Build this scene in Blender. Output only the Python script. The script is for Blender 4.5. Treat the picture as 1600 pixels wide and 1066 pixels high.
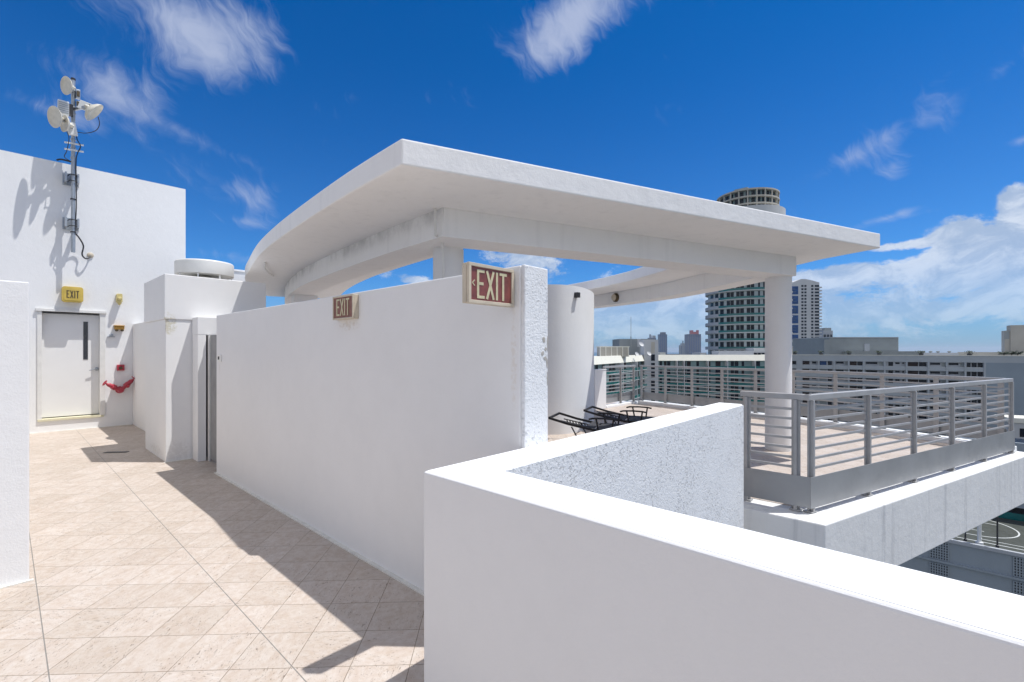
import bpy, bmesh, math, random
from mathutils import Vector, Matrix
random.seed(7)
for o in list(bpy.data.objects): bpy.data.objects.remove(o)
SC = bpy.context.scene
COL = SC.collection
R = math.radians

# ---------------------------------------------------------------- camera
# world x runs along the door wall, world y runs along the long passage wall, z up; terrace floor z = 0
cam_d = bpy.data.cameras.new('camera'); cam = bpy.data.objects.new('camera', cam_d); COL.objects.link(cam)
cam.location = (0, 0, 1.6); cam.rotation_euler = (R(90), 0, R(-47.4))
cam_d.sensor_width = 36; cam_d.lens = 36 * 730 / 1600; cam_d.shift_y = 15 / 1600
cam_d.clip_start = 0.05; cam_d.clip_end = 40000
SC.camera = cam
def cw(X, Y):                       # metres right of / ahead of the camera -> world x, y
    return (.677 * X + .736 * Y, -.736 * X + .677 * Y)
# ---------------------------------------------------------------- exposure, sun, sky
SC.view_settings.view_transform = 'Standard'; SC.view_settings.look = 'None'
SC.view_settings.exposure = 0.09
SC.cycles.max_bounces = 10; SC.cycles.diffuse_bounces = 6; SC.view_settings.gamma = 1.0
SUN = Vector((.26, -.3045, 1.0)).normalized()
sd = bpy.data.lights.new('sun', 'SUN'); sd.energy = 4.2; sd.angle = R(.5); sd.color = (1, .985, .965)
so = bpy.data.objects.new('sun', sd); COL.objects.link(so)
so.rotation_euler = SUN.to_track_quat('Z', 'Y').to_euler(); so.location = (0, 0, 50)

class NT:
    def __init__(s, tree): s.t = tree; s.n = tree.nodes; s.l = tree.links
    def put(s, v, sock):
        if isinstance(v, bpy.types.NodeSocket): s.l.new(v, sock)
        elif v is not None: sock.default_value = v
    def m(s, op, a, b=None, c=None, clamp=False):
        n = s.n.new('ShaderNodeMath'); n.operation = op; n.use_clamp = clamp
        for i, v in enumerate((a, b, c)): s.put(v, n.inputs[i])
        return n.outputs[0]
    def noise(s, vec, scale, detail=4, rough=.55, dist=0, color=False, dim='3D'):
        n = s.n.new('ShaderNodeTexNoise'); n.noise_dimensions = dim
        s.put(vec, n.inputs['Vector'])
        n.inputs['Scale'].default_value = scale; n.inputs['Detail'].default_value = detail
        n.inputs['Roughness'].default_value = rough; n.inputs['Distortion'].default_value = dist
        return n.outputs['Color' if color else 'Fac']
    def ramp(s, v, a, b, lo=0., hi=1.):
        n = s.n.new('ShaderNodeMapRange'); n.interpolation_type = 'SMOOTHSTEP'
        s.put(v, n.inputs['Value'])
        n.inputs['From Min'].default_value = a; n.inputs['From Max'].default_value = b
        n.inputs['To Min'].default_value = lo; n.inputs['To Max'].default_value = hi
        return n.outputs[0]
    def comb(s, x, y, z):
        n = s.n.new('ShaderNodeCombineXYZ')
        for i, v in enumerate((x, y, z)): s.put(v, n.inputs[i])
        return n.outputs[0]
    def sep(s, v):
        n = s.n.new('ShaderNodeSeparateXYZ'); s.l.new(v, n.inputs[0]); return n.outputs
    def mix(s, f, a, b, mode='MIX'):
        n = s.n.new('ShaderNodeMix'); n.data_type = 'RGBA'; n.blend_type = mode
        s.put(f, n.inputs[0])
        for v, k in ((a, 6), (b, 7)):
            s.put(v if isinstance(v, bpy.types.NodeSocket) else (*v, 1), n.inputs[k])
        return n.outputs[2]
    def vscale(s, v, xyz):
        n = s.n.new('ShaderNodeVectorMath'); n.operation = 'MULTIPLY'; s.l.new(v, n.inputs[0]); n.inputs[1].default_value = xyz
        return n.outputs[0]
    def vadd(s, v, w):
        n = s.n.new('ShaderNodeVectorMath'); n.operation = 'ADD'; s.put(v, n.inputs[0]); s.put(w, n.inputs[1])
        return n.outputs[0]

world = bpy.data.worlds.new('World'); SC.world = world; world.use_nodes = True
W = NT(world.node_tree); W.n.clear()
sky = W.n.new('ShaderNodeTexSky'); sky.sky_type = 'NISHITA'; sky.sun_disc = False
sky.sun_elevation = math.asin(SUN.z); sky.sun_rotation = math.atan2(SUN.x, SUN.y)
sky.altitude = 20; sky.air_density = .75; sky.dust_density = .35; sky.ozone_density = 3.2
hs = W.n.new('ShaderNodeHueSaturation'); hs.inputs['Saturation'].default_value = 1.18; hs.inputs['Value'].default_value = 1.0
W.l.new(sky.outputs[0], hs.inputs['Color'])
tc = W.n.new('ShaderNodeTexCoord')
D = tc.outputs['Generated']; dx, dy, dz = W.sep(D)
# azimuth measured to the right of the direction the terrace is seen along, elevation above the horizon
fx = W.m('ADD', W.m('MULTIPLY', dx, .736), W.m('MULTIPLY', dy, .677))
rx = W.m('SUBTRACT', W.m('MULTIPLY', dx, .677), W.m('MULTIPLY', dy, .736))
AZ = W.m('ARCTAN2', rx, fx); EL = W.m('ARCSINE', dz)
P = W.comb(AZ, EL, 0.)
def blob(px, py, sx, sy, rot, wt, acc):
    """soft elliptical patch of cloud, given by its azimuth / elevation on the sky"""
    tx = (px - 800) / 730; ty = (548 - py) / 730
    mp = W.n.new('ShaderNodeMapping'); mp.vector_type = 'TEXTURE'; W.l.new(P, mp.inputs['Vector'])
    mp.inputs['Location'].default_value = (math.atan(tx), math.atan(ty / math.sqrt(1 + tx * tx)), 0)
    kx = sx / 730 / (1 + tx * tx); ky = sy / 730 / math.sqrt(1 + tx * tx) / (1 + ty * ty / (1 + tx * tx))
    mp.inputs['Scale'].default_value = (kx * 1.75, ky * 1.75, 1); mp.inputs['Rotation'].default_value = (0, 0, R(rot))
    g = W.n.new('ShaderNodeTexGradient'); g.gradient_type = 'SPHERICAL'; W.l.new(mp.outputs[0], g.inputs[0])
    return W.m('MULTIPLY_ADD', g.outputs['Fac'], wt, acc)
def total(lst):
    acc = 0.
    for b in lst: acc = blob(*b, acc)
    return acc
# cirrus: soft masses with fibres running through them
rotm = W.n.new('ShaderNodeMapping'); rotm.inputs['Rotation'].default_value = (0, 0, R(52)); W.l.new(P, rotm.inputs['Vector'])
base_n = W.noise(P, 7.0, 3, .55, dim='2D')
wig = W.comb(W.m('MULTIPLY', base_n, .10), W.m('MULTIPLY', base_n, .14), 0.)
fib = W.noise(W.vscale(W.vadd(rotm.outputs[0], wig), (9.0, 26.0, 1)), 1.6, 6, .62, dim='2D')
cmask = total([
    (250, 22, 200, 56, -8, 1.0), (330, 75, 70, 55, -30, .75), (385, 25, 60, 60, -50, .55), (160, 120, 130, 60, -12, .62), (215, 150, 70, 30, -25, .4), (350, 292, 90, 22, -8, .62), (398, 322, 34, 24, -50, .42), (385, 348, 80, 10, -4, .55),
    (60, 165, 130, 14, -4, .5), (300, 215, 130, 12, -16, .45),
    (905, 22, 92, 52, 18, 1.35), (868, 70, 58, 42, 30, .7), (1325, 250, 72, 20, 22, .85), (1395, 262, 26, 24, 60, .6), (1472, 163, 36, 32, 30, .72), (1568, 108, 56, 18, 26, .8),
    (1390, 340, 52, 7, 9, 1.0), (1600, 218, 30, 8, 5, .9), (360, 400, 100, 10, -5, .5), (1460, 330, 60, 4, 8, .5)])
ci = W.m('ADD', W.m('MULTIPLY', base_n, .95), W.m('MULTIPLY', fib, .85))
cir = W.ramp(W.m('ADD', W.m('MULTIPLY', cmask, .76), W.m('SUBTRACT', ci, 1.22)), -.12, .95)
# cumulus bank low over the sea
cp = W.vscale(P, (1., 1.9, 1))
cn = W.noise(W.vadd(cp, W.vscale(wig, (.5, .5, 0))), 10, 9, .72, dim='2D')
cmask2 = total([
    (1560, 385, 105, 48, 0, .72), (1500, 372, 44, 30, 0, .42), (1585, 308, 26, 26, 0, .85), (1605, 345, 30, 40, 0, .3), (1390, 428, 190, 15, 3, .46), (1480, 480, 520, 50, 0, .56), (1010, 490, 210, 64, 0, .60), (1390, 386, 42, 7, 0, .75), (1455, 452, 40, 9, 0, .35),
    (820, 402, 70, 28, 0, .62), (1290, 425, 130, 10, 2, .3), (655, 440, 24, 10, 0, .55), (590, 425, 70, 12, -8, .35), (735, 426, 20, 9, 0, .5)])
cum = W.m('MULTIPLY', W.ramp(W.m('ADD', cn, W.m('SUBTRACT', cmask2, .86)), -.06, .16), W.ramp(EL, .02, .19, .50, 1.0))
cum_shade = W.ramp(W.noise(W.vadd(W.vadd(cp, wig), (.010, .020, 0)), 10, 7, .68, dim='2D'), .36, .66)
# bright cloud added out of view, behind and above the viewer, as fill light
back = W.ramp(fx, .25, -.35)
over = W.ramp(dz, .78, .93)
fill_cloud = W.m('MULTIPLY', W.ramp(W.noise(D, 2.2, 2, .55), .36, .60), W.m('MAXIMUM', back, over))
ccol = W.mix(cum_shade, (4.0, 5.0, 6.6), (7.0, 7.6, 8.5))
horizon = W.ramp(EL, .0, .16, 1, 0)
hi = W.ramp(EL, .10, .62)
clear = W.mix(1., hs.outputs[0], W.mix(hi, (.46, .95, 1.32), (.02, .80, 1.30)), 'MULTIPLY')
c0 = W.mix(W.m('MULTIPLY', horizon, .60), clear, (2.2, 3.3, 5.2))
c1 = W.mix(W.m('MULTIPLY', cir, .74), c0, (5.2, 5.8, 7.4))
c2 = W.mix(W.m('MULTIPLY', cum, .88), c1, ccol)
c3 = W.mix(W.m('MULTIPLY', fill_cloud, .8), c2, (9.2, 8.9, 8.5))
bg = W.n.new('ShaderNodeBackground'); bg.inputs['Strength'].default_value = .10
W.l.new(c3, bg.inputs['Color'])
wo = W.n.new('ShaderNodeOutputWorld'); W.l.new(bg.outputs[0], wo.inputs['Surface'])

# ---------------------------------------------------------------- materials
def newmat(name):
    m = bpy.data.materials.new(name); m.use_nodes = True
    t = NT(m.node_tree); b = t.n['Principled BSDF']
    g = t.n.new('ShaderNodeNewGeometry'); return m, t, b, g.outputs['Position'], g
def bump(t, b, h, strength, dist):
    n = t.n.new('ShaderNodeBump'); n.inputs['Strength'].default_value = strength; n.inputs['Distance'].default_value = dist
    t.l.new(h, n.inputs['Height']); t.l.new(n.outputs[0], b.inputs['Normal'])
def stucco(name, col=(.79, .782, .77), fine=.35, coarse=.15, pit=0., streak=.0, stain=.0, dist=.004, grime=.10, mildew=None, marks=()):
    m, t, b, P, g = newmat(name)
    n1 = t.noise(P, 1.1, 5, .6); n2 = t.noise(P, 7, 6, .65)
    v = t.m('ADD', t.m('MULTIPLY', t.ramp(n1, .35, .7), .6), t.m('MULTIPLY', t.ramp(n2, .35, .75), .4))
    c = t.mix(t.m('MULTIPLY', v, grime), col, tuple(x * .55 for x in col))
    if streak:
        sv = t.noise(t.vscale(P, (6, 6, .35)), 1.2, 4, .6)
        c = t.mix(t.m('MULTIPLY', t.ramp(sv, .50, .78), streak), c, (.30, .31, .33))
    if stain:
        sp = t.ramp(t.noise(t.vadd(P, (3.1, 7.7, 0)), 2.3, 7, .7), .55, .78)
        c = t.mix(t.m('MULTIPLY', sp, stain), c, (.36, .33, .29))
    for ce, sz, mc, amt in marks:
        mp = t.n.new('ShaderNodeMapping'); mp.vector_type = 'TEXTURE'; t.l.new(P, mp.inputs['Vector']); mp.inputs['Location'].default_value = ce; mp.inputs['Scale'].default_value = sz
        gr = t.n.new('ShaderNodeTexGradient'); gr.gradient_type = 'SPHERICAL'; t.l.new(mp.outputs[0], gr.inputs[0])
        c = t.mix(t.m('MULTIPLY', t.ramp(t.m('MULTIPLY', gr.outputs['Fac'], t.ramp(t.noise(P, 26, 6, .75), .36, .68)), .02, .42), amt), c, mc)
    if mildew:
        zz = t.sep(P)[2]; mz = t.m('MULTIPLY', t.ramp(zz, *mildew), t.ramp(t.noise(t.vscale(P, (1, 1, .7)), 2.2, 8, .70), .34, .70))
        c = t.mix(t.m('MULTIPLY', mz, .50), c, (.20, .205, .205))
    if pit:
        pv = t.m('MULTIPLY', t.ramp(t.noise(P, 52, 3, .6, .5), .57, .64), t.ramp(t.noise(P, 2.2, 3), .38, .62, .25, 1))
        c = t.mix(t.m('MULTIPLY', pv, pit), c, (.34, .36, .40))
    t.l.new(c, b.inputs['Base Color']); b.inputs['Roughness'].default_value = .85
    b.inputs['Specular IOR Level'].default_value = .25
    h = t.m('ADD', t.m('MULTIPLY', t.noise(P, 85, 4, .6), fine), t.m('MULTIPLY', t.noise(P, 9, 4, .6), coarse * 6))
    if pit: h = t.m('SUBTRACT', h, t.m('MULTIPLY', pv, 1.1))
    bump(t, b, h, .9, dist)
    return m
def plain(name, col, rough=.5, metal=0., var=.12, scale=3., spec=.5, bmp=0., coat=0.):
    m, t, b, P, g = newmat(name)
    oc = t.n.new('ShaderNodeTexCoord').outputs['Object']
    n = t.noise(P, scale, 5, .6)
    c = t.mix(t.m('MULTIPLY', t.ramp(n, .3, .75), var * 2), col, tuple(x * .6 for x in col))
    t.l.new(c, b.inputs['Base Color']); b.inputs['Metallic'].default_value = metal
    t.l.new(t.ramp(t.noise(P, scale * 2.3, 3), .3, .7, rough * .85, min(1, rough * 1.2)), b.inputs['Roughness'])
    b.inputs['Specular IOR Level'].default_value = spec
    if bmp: bump(t, b, t.noise(P, 60, 3, .6), .6, bmp)
    return m
M = {}
M['wall'] = stucco('white_stucco', fine=.34, coarse=.06, grime=.10, dist=.0032, marks=[((1.88, 1.715, 1.55), (.05, .030, .36), (.60, .50, .38), .28), ((1.88, 3.52, 1.80), (.05, .22, .05), (.50, .42, .32), .35), ((1.88, 6.85, 1.38), (.05, .03, .10), (.55, .50, .42), .3), ((1.59, 8.165, 1.99), (.14, .05, .22), (.50, .45, .28), .6), ((1.72, 8.165, .12), (.22, .05, .25), (.45, .43, .40), .22), ((1.565, 8.8, .10), (.05, .6, .10), (.50, .46, .40), .3)])
M['wall_lit'] = stucco('white_trowelled_stucco', col=(.79, .79, .785), fine=.3, coarse=.10, grime=.10, dist=.006)
M['rough'] = stucco('rough_white_stucco', col=(.78, .785, .79), fine=.75, coarse=.10, pit=.18, grime=.08, dist=.0065)
M['canopy'] = stucco('painted_concrete', col=(.86, .85, .835), fine=.25, coarse=.16, streak=.10, stain=.07, dist=.006, grime=.07)
M['beam'] = stucco('mildewed_beam_paint', col=(.85, .845, .835), fine=.25, coarse=.12, streak=.10, stain=.10, dist=.005, grime=.08, mildew=(2.86, 3.06))
M['soffit'] = stucco('smooth_soffit_paint', col=(.80, .775, .74), fine=.2, coarse=.05, stain=.10, grime=.10)
M['slab'] = stucco('streaked_slab_concrete', col=(.74, .735, .72), fine=.3, coarse=.2, streak=.5, stain=.15, grime=.15, dist=.005)
M['cap'] = stucco('bright_cap_paint', col=(.83, .83, .82), fine=.35, coarse=.08, grime=.05, dist=.003)
M['caulk'] = plain('caulk', (.80, .78, .72), .7, var=.25, scale=14)
M['steel'] = plain('grey_painted_steel', (.42, .415, .41), .45, .15, var=.18, scale=5, spec=.5)
M['panel'] = plain('grey_panel_steel', (.34, .345, .35), .42, .25, var=.22, scale=2.2)
M['galv'] = plain('galvanised_steel', (.42, .45, .48), .42, .6, var=.2, scale=18)
M['dark'] = plain('dark_plastic', (.025, .025, .03), .45)
M['black'] = plain('black_aluminium', (.022, .021, .022), .38, .2, spec=.5)
M['mesh'] = plain('charcoal_mesh_fabric', (.035, .035, .04), .8)
M['dish'] = plain('aged_white_plastic', (.66, .62, .52), .45, var=.2, scale=12)
M['radio'] = plain('white_radio_housing', (.72, .73, .72), .4, var=.12, scale=12)
M['yellow'] = plain('yellow_plastic', (.62, .45, .09), .45, var=.2, scale=9)
M['sill'] = plain('pale_yellow_sill_paint', (.70, .66, .47), .6, var=.2, scale=20)
M['yellow_pale'] = plain('faded_yellow_plastic', (.62, .52, .22), .5, var=.2, scale=20)
M['amber'] = plain('weathered_amber_plastic', (.50, .27, .05), .5, var=.3, scale=25)
M['ink'] = plain('dark_brown_ink', (.09, .065, .03), .6)
M['cream'] = plain('aged_cream_plastic', (.60, .52, .40), .5, var=.2, scale=14)
M['cream_l'] = plain('faded_cream_letters', (.62, .56, .36), .5, var=.25, scale=30)
M['redface'] = plain('faded_red_acrylic', (.25, .072, .058), .35, var=.45, scale=22)
M['redface2'] = plain('brown_red_acrylic', (.23, .078, .05), .4, var=.45, scale=22)
M['red'] = plain('fire_red_paint', (.42, .035, .06), .35, var=.25, scale=20)
M['door'] = plain('white_door_paint', (.78, .775, .76), .45, var=.06, scale=2, spec=.4)
M['frame'] = plain('off_white_frame_paint', (.74, .73, .70), .5, var=.14, scale=8)
M['greydoor'] = plain('grey_door_paint', (.27, .27, .268), .5, var=.12, scale=3)
M['ventwhite'] = plain('white_vent_metal', (.78, .77, .73), .4, var=.08, scale=5)
M['wglass'] = plain('dark_wired_glass', (.03, .035, .045), .08, spec=.8)
# far city
M['cw_white'] = plain('city_white_paint', (.56, .565, .56), .8, var=.10, scale=.12)
M['cw_bright'] = plain('city_bright_parapet', (.78, .76, .66), .8, var=.07, scale=.3)
M['cw_grey'] = plain('city_grey_render', (.31, .335, .33), .8, var=.14, scale=.12)
M['cw_beige'] = plain('city_beige_render', (.50, .47, .40), .8, var=.14, scale=.3)
M['cw_block'] = plain('city_block_paint', (.41, .44, .455), .85, var=.12, scale=.12)
M['cw_blank'] = plain('city_blank_wall', (.27, .32, .36), .85, var=.10, scale=.12)
M['cw_blue'] = plain('city_white_render', (.42, .44, .46), .85, var=.12, scale=.15)
M['glass'] = plain('city_dark_glass', (.010, .014, .022), .25, var=.5, scale=.5, spec=.22)
M['brownglass'] = plain('city_brown_glass', (.030, .017, .015), .3, var=.4, scale=.5, spec=.2)
M['green'] = plain('green_balcony_glass', (.012, .15, .14), .2, var=.35, scale=.4, spec=.6)
M['teal'] = plain('pale_green_panel', (.24, .34, .33), .4, var=.2, scale=.3)
M['blueglass'] = plain('blue_tower_glass', (.012, .075, .25), .25, var=.6, scale=.25, spec=.3)
M['fartower'] = plain('distant_blue_tower', (.08, .12, .17), .5, var=.3, scale=.02)
M['fartower2'] = plain('distant_slate_tower', (.10, .11, .15), .5, var=.3, scale=.02)
M['farred'] = plain('distant_red_crown', (.42, .08, .08), .6)
M['garage'] = plain('garage_render', (.30, .34, .37), .85, var=.12, scale=.2)
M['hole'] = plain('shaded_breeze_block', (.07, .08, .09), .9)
M['court'] = plain('court_surface', (.055, .062, .052), .8, var=.25, scale=.4)
M['courtline'] = plain('court_line_paint', (.6, .62, .6), .7)
M['leaf'] = plain('dark_leaf', (.03, .05, .022), .6, var=.4, scale=3)
M['ground'] = plain('city_ground', (.10, .105, .09), .9, var=.4, scale=.02)
M['roofgrey'] = plain('grey_roof_membrane', (.30, .32, .31), .85, var=.2, scale=.3)
# sea
m, t, b, P, g = newmat('sea_water'); b.inputs['Base Color'].default_value = (.012, .10, .14, 1); b.inputs['Roughness'].default_value = .35
bump(t, b, t.noise(P, .08, 5, .6), .4, .5); M['sea'] = m
# travertine tiles laid diagonally
def travertine():
    m, t, b, P, g = newmat('travertine_tiles')
    x, y, z = t.sep(P)
    q = t.m('DIVIDE', t.m('MULTIPLY', t.m('ADD', x, y), .70711), .30)
    p = t.m('DIVIDE', t.m('SUBTRACT', t.m('MULTIPLY', t.m('SUBTRACT', y, x), .70711), .12), .30)
    qi, pi = t.m('FLOOR', q), t.m('FLOOR', p); qf, pf = t.m('FRACT', q), t.m('FRACT', p)
    eq = t.m('MINIMUM', qf, t.m('SUBTRACT', 1, qf)); ep = t.m('MINIMUM', pf, t.m('SUBTRACT', 1, pf))
    e = t.m('MINIMUM', eq, ep)
    wob = t.m('MULTIPLY', t.m('SUBTRACT', t.noise(P, 40, 2), .5), .006)
    grout = t.ramp(t.m('ADD', e, wob), .0035, .0075, 1, 0)
    wn = t.n.new('ShaderNodeTexWhiteNoise'); wn.noise_dimensions = '2D'; t.l.new(t.comb(qi, pi, 0), wn.inputs['Vector'])
    rnd = wn.outputs['Value']; rc = t.sep(wn.outputs['Color'])
    off = t.comb(t.m('MULTIPLY', rc[0], 40), t.m('MULTIPLY', rc[1], 40), t.m('MULTIPLY', rc[2], 40))
    flip = t.m('GREATER_THAN', rc[2], .80)
    uu = t.m('ADD', t.m('MULTIPLY', qf, t.m('SUBTRACT', 1, flip)), t.m('MULTIPLY', pf, flip)); vv = t.m('ADD', t.m('MULTIPLY', pf, t.m('SUBTRACT', 1, flip)), t.m('MULTIPLY', qf, flip))
    uv = t.vadd(t.comb(uu, vv, 0), off)
    # veins run along the tile, stretched
    s1 = t.noise(t.vscale(uv, (1.3, 2.6, 1)), 1.5, 8, .68, .9)
    s2 = t.noise(t.vscale(uv, (2.2, 4.5, 1)), 2.8, 6, .72)
    s3 = t.noise(uv, 6, 6, .7)
    c = t.mix(t.ramp(s1, .30, .70), (.545, .485, .432), (.480, .400, .340))
    c = t.mix(t.m('MULTIPLY', t.ramp(s2, .42, .78), .55), c, (.60, .555, .51))
    c = t.mix(t.m('MULTIPLY', t.ramp(s3, .42, .75), .60), c, (.43, .335, .255))
    tint = t.mix(rc[1], (1.05, 1.05, 1.05), (.94, .925, .90))
    c = t.mix(1., c, tint, 'MULTIPLY')
    pitm = t.m('MULTIPLY', t.ramp(t.noise(t.vscale(uv, (1.6, 4.2, 1)), 6.5, 5, .72), .60, .65), t.ramp(t.noise(uv, 1.6, 2), .44, .56))
    pit2 = t.m('MULTIPLY', t.ramp(t.noise(t.vscale(uv, (2, 4, 1)), 13, 3, .6), .655, .69), .9)
    pits = t.m('MAXIMUM', pitm, pit2)
    c = t.mix(t.m('MULTIPLY', pits, .8), c, (.17, .13, .10))
    dirt = t.ramp(t.noise(P, .9, 6, .65), .45, .8)
    c = t.mix(t.m('MULTIPLY', dirt, .16), c, (.40, .36, .31))
    c = t.mix(t.m('MULTIPLY', grout, t.ramp(t.noise(P, 5, 3), .3, .6, .6, .95)), c, (.22, .17, .12))
    # sealed movement joints, parallel to the wall
    js = []
    for xx in (.150, .988):
        js.append(t.ramp(t.m('ABSOLUTE', t.m('SUBTRACT', x, xx)), .0016, .0030, 1, 0))
    for yy in (-1.7,):
        js.append(t.ramp(t.m('ABSOLUTE', t.m('SUBTRACT', y, yy)), .0016, .0030, 1, 0))
    j = js[0]
    for k in js[1:]: j = t.m('MAXIMUM', j, k)
    c = t.mix(t.m('MULTIPLY', j, .9), c, (.20, .195, .18))
    t.l.new(c, b.inputs['Base Color'])
    t.l.new(t.ramp(s3, .3, .7, .5, .72), b.inputs['Roughness']); b.inputs['Specular IOR Level'].default_value = .35
    h = t.m('SUBTRACT', t.m('MULTIPLY', s3, .25), t.m('ADD', t.m('MULTIPLY', pits, .8), t.m('MAXIMUM', grout, j)))
    bump(t, b, h, .7, .003)
    return m
M['tile'] = travertine()

# ---------------------------------------------------------------- mesh helpers
def hexa(bm, P8):
    v = [bm.verts.new(p) for p in P8]
    for f in ((0, 3, 2, 1), (4, 5, 6, 7), (0, 1, 5, 4), (1, 2, 6, 5), (2, 3, 7, 6), (3, 0, 4, 7)): bm.faces.new([v[i] for i in f])
def box(bm, x0, x1, y0, y1, z0, z1):
    hexa(bm, [(x0, y0, z0), (x1, y0, z0), (x1, y1, z0), (x0, y1, z0), (x0, y0, z1), (x1, y0, z1), (x1, y1, z1), (x0, y1, z1)])
    return bm
def prism(bm, pts, z0, z1):
    n = len(pts); lo = [bm.verts.new((p[0], p[1], z0)) for p in pts]; hi = [bm.verts.new((p[0], p[1], z1)) for p in pts]
    bm.faces.new(lo[::-1]); bm.faces.new(hi)
    for i in range(n): bm.faces.new((lo[i], lo[(i + 1) % n], hi[(i + 1) % n], hi[i]))
    return bm
def strip(bm, A, B, z0, z1, closed=False):
    """solid ribbon between polylines A and B"""
    n = len(A)
    for i in range(n - 1):
        pass
    lo = [[bm.verts.new((p[0], p[1], z0)) for p in L] for L in (A, B)]; hi = [[bm.verts.new((p[0], p[1], z1)) for p in L] for L in (A, B)]
    for i in range(n - 1):
        bm.faces.new((hi[0][i], hi[0][i + 1], hi[1][i + 1], hi[1][i])); bm.faces.new((lo[0][i], lo[1][i], lo[1][i + 1], lo[0][i + 1]))
        bm.faces.new((lo[0][i], lo[0][i + 1], hi[0][i + 1], hi[0][i])); bm.faces.new((lo[1][i], hi[1][i], hi[1][i + 1], lo[1][i + 1]))
    for i in (0, n - 1): bm.faces.new((lo[0][i], hi[0][i], hi[1][i], lo[1][i]))
    return bm
def bar(bm, a, b, w, h, up=(0, 0, 1)):
    """rectangular bar from a to b, w sideways, h along up"""
    a, b = Vector(a), Vector(b); d = (b - a).normalized(); s = d.cross(Vector(up))
    if s.length < 1e-4: s = d.cross(Vector((1, 0, 0)))
    s.normalize(); u = s.cross(d).normalized(); s *= w / 2; u *= h / 2
    hexa(bm, [a - s - u, a + s - u, b + s - u, b - s - u, a - s + u, a + s + u, b + s + u, b - s + u])
    return bm
def tube(bm, pts, r, seg=10, cap=True):
    pts = [Vector(p) for p in pts]; n = len(pts); rings = []; prev = None
    for i, p in enumerate(pts):
        d = (pts[min(i + 1, n - 1)] - pts[max(i - 1, 0)]).normalized()
        if prev is None:
            s = d.cross(Vector((0, 0, 1)));
            if s.length < 1e-3: s = d.cross(Vector((1, 0, 0)))
        else:
            s = prev - d * prev.dot(d)
        s.normalize(); prev = s; u = d.cross(s)
        rr = r[i] if isinstance(r, (list, tuple)) else r
        rings.append([bm.verts.new(p + (s * math.cos(k * 2 * math.pi / seg) + u * math.sin(k * 2 * math.pi / seg)) * rr) for k in range(seg)])
    for i in range(n - 1):
        for k in range(seg): bm.faces.new((rings[i][k], rings[i][(k + 1) % seg], rings[i + 1][(k + 1) % seg], rings[i + 1][k]))
    if cap: bm.faces.new(rings[0][::-1]); bm.faces.new(rings[-1])
    return bm
def lathe(bm, c, axis, prof, seg=24):
    """profile [(r, h)] turned about axis through c"""
    c = Vector(c); ax = Vector(axis).normalized(); s = ax.orthogonal().normalized(); u = ax.cross(s); rings = []
    for r, h in prof:
        rings.append([bm.verts.new(c + ax * h + (s * math.cos(k * 2 * math.pi / seg) + u * math.sin(k * 2 * math.pi / seg)) * max(r, 1e-4)) for k in range(seg)])
    for i in range(len(prof) - 1):
        for k in range(seg): bm.faces.new((rings[i][k], rings[i][(k + 1) % seg], rings[i + 1][(k + 1) % seg], rings[i + 1][k]))
    bm.faces.new(rings[0][::-1]); bm.faces.new(rings[-1])
    return bm
def arcpts(c, r, a0, a1, n):
    return [(c[0] + r * math.cos(a0 + (a1 - a0) * i / n), c[1] + r * math.sin(a0 + (a1 - a0) * i / n)) for i in range(n + 1)]
def BM(): return bmesh.new()
def tag(o, label=None, cat=None, group=None, kind=None):
    if label: o['label'] = label
    if cat: o['category'] = cat
    if group: o['group'] = group
    if kind: o['kind'] = kind
    return o
def obj(name, bm, mat, parent=None, local=False, bevel=0., seg=2, smooth=False, label=None):
    bmesh.ops.recalc_face_normals(bm, faces=bm.faces)
    me = bpy.data.meshes.new(name); bm.to_mesh(me); bm.free()
    me.materials.append(M[mat] if isinstance(mat, str) else mat)
    if smooth:
        for p in me.polygons: p.use_smooth = True
        try: me.set_sharp_from_angle(angle=R(35))
        except Exception: pass
    o = bpy.data.objects.new(name, me); COL.objects.link(o)
    if parent is not None:
        o.parent = parent
        if not local:
            w = Vector(parent.location); q = parent.parent
            while q is not None: w += Vector(q.location); q = q.parent
            o.location = -w
    if bevel:
        md = o.modifiers.new('bevel', 'BEVEL'); md.width = bevel; md.segments = seg; md.limit_method = 'ANGLE'; md.angle_limit = R(40)
    if label: o['label'] = label
    return o
def thing(name, label, cat, loc=(0, 0, 0), rz=0, group=None):
    o = bpy.data.objects.new(name, None); o.empty_display_size = .3; COL.objects.link(o)
    o.location = loc; o.rotation_euler = (0, 0, rz); tag(o, label, cat, group); return o
def smooth_curve(pts, n=6):
    """Catmull-Rom through 2-D points"""
    out = []; L = [tuple(2 * a - b for a, b in zip(pts[0], pts[1]))] + list(pts) + [tuple(2 * a - b for a, b in zip(pts[-1], pts[-2]))]
    for i in range(1, len(L) - 2):
        p0, p1, p2, p3 = L[i - 1:i + 3]
        for k in range(n):
            t = k / n
            out.append(tuple(.5 * (2 * b + (c - a) * t + (2 * a - 5 * b + 4 * c - d) * t * t + (3 * b - a - 3 * c + d) * t ** 3) for a, b, c, d in zip(p0, p1, p2, p3)))
    out.append(tuple(pts[-1])); return out
def offset(pts, d):
    """offset a 2-D polyline to its right by d"""
    out = []
    for i, p in enumerate(pts):
        a = pts[max(i - 1, 0)]; b = pts[min(i + 1, len(pts) - 1)]
        tx, ty = b[0] - a[0], b[1] - a[1]; l = math.hypot(tx, ty)
        out.append((p[0] + ty / l * d, p[1] - tx / l * d))
    return out
w_ = Vector((.9304, -.3665)); n_ = Vector((.3665, .9304))     # canopy directions

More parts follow.
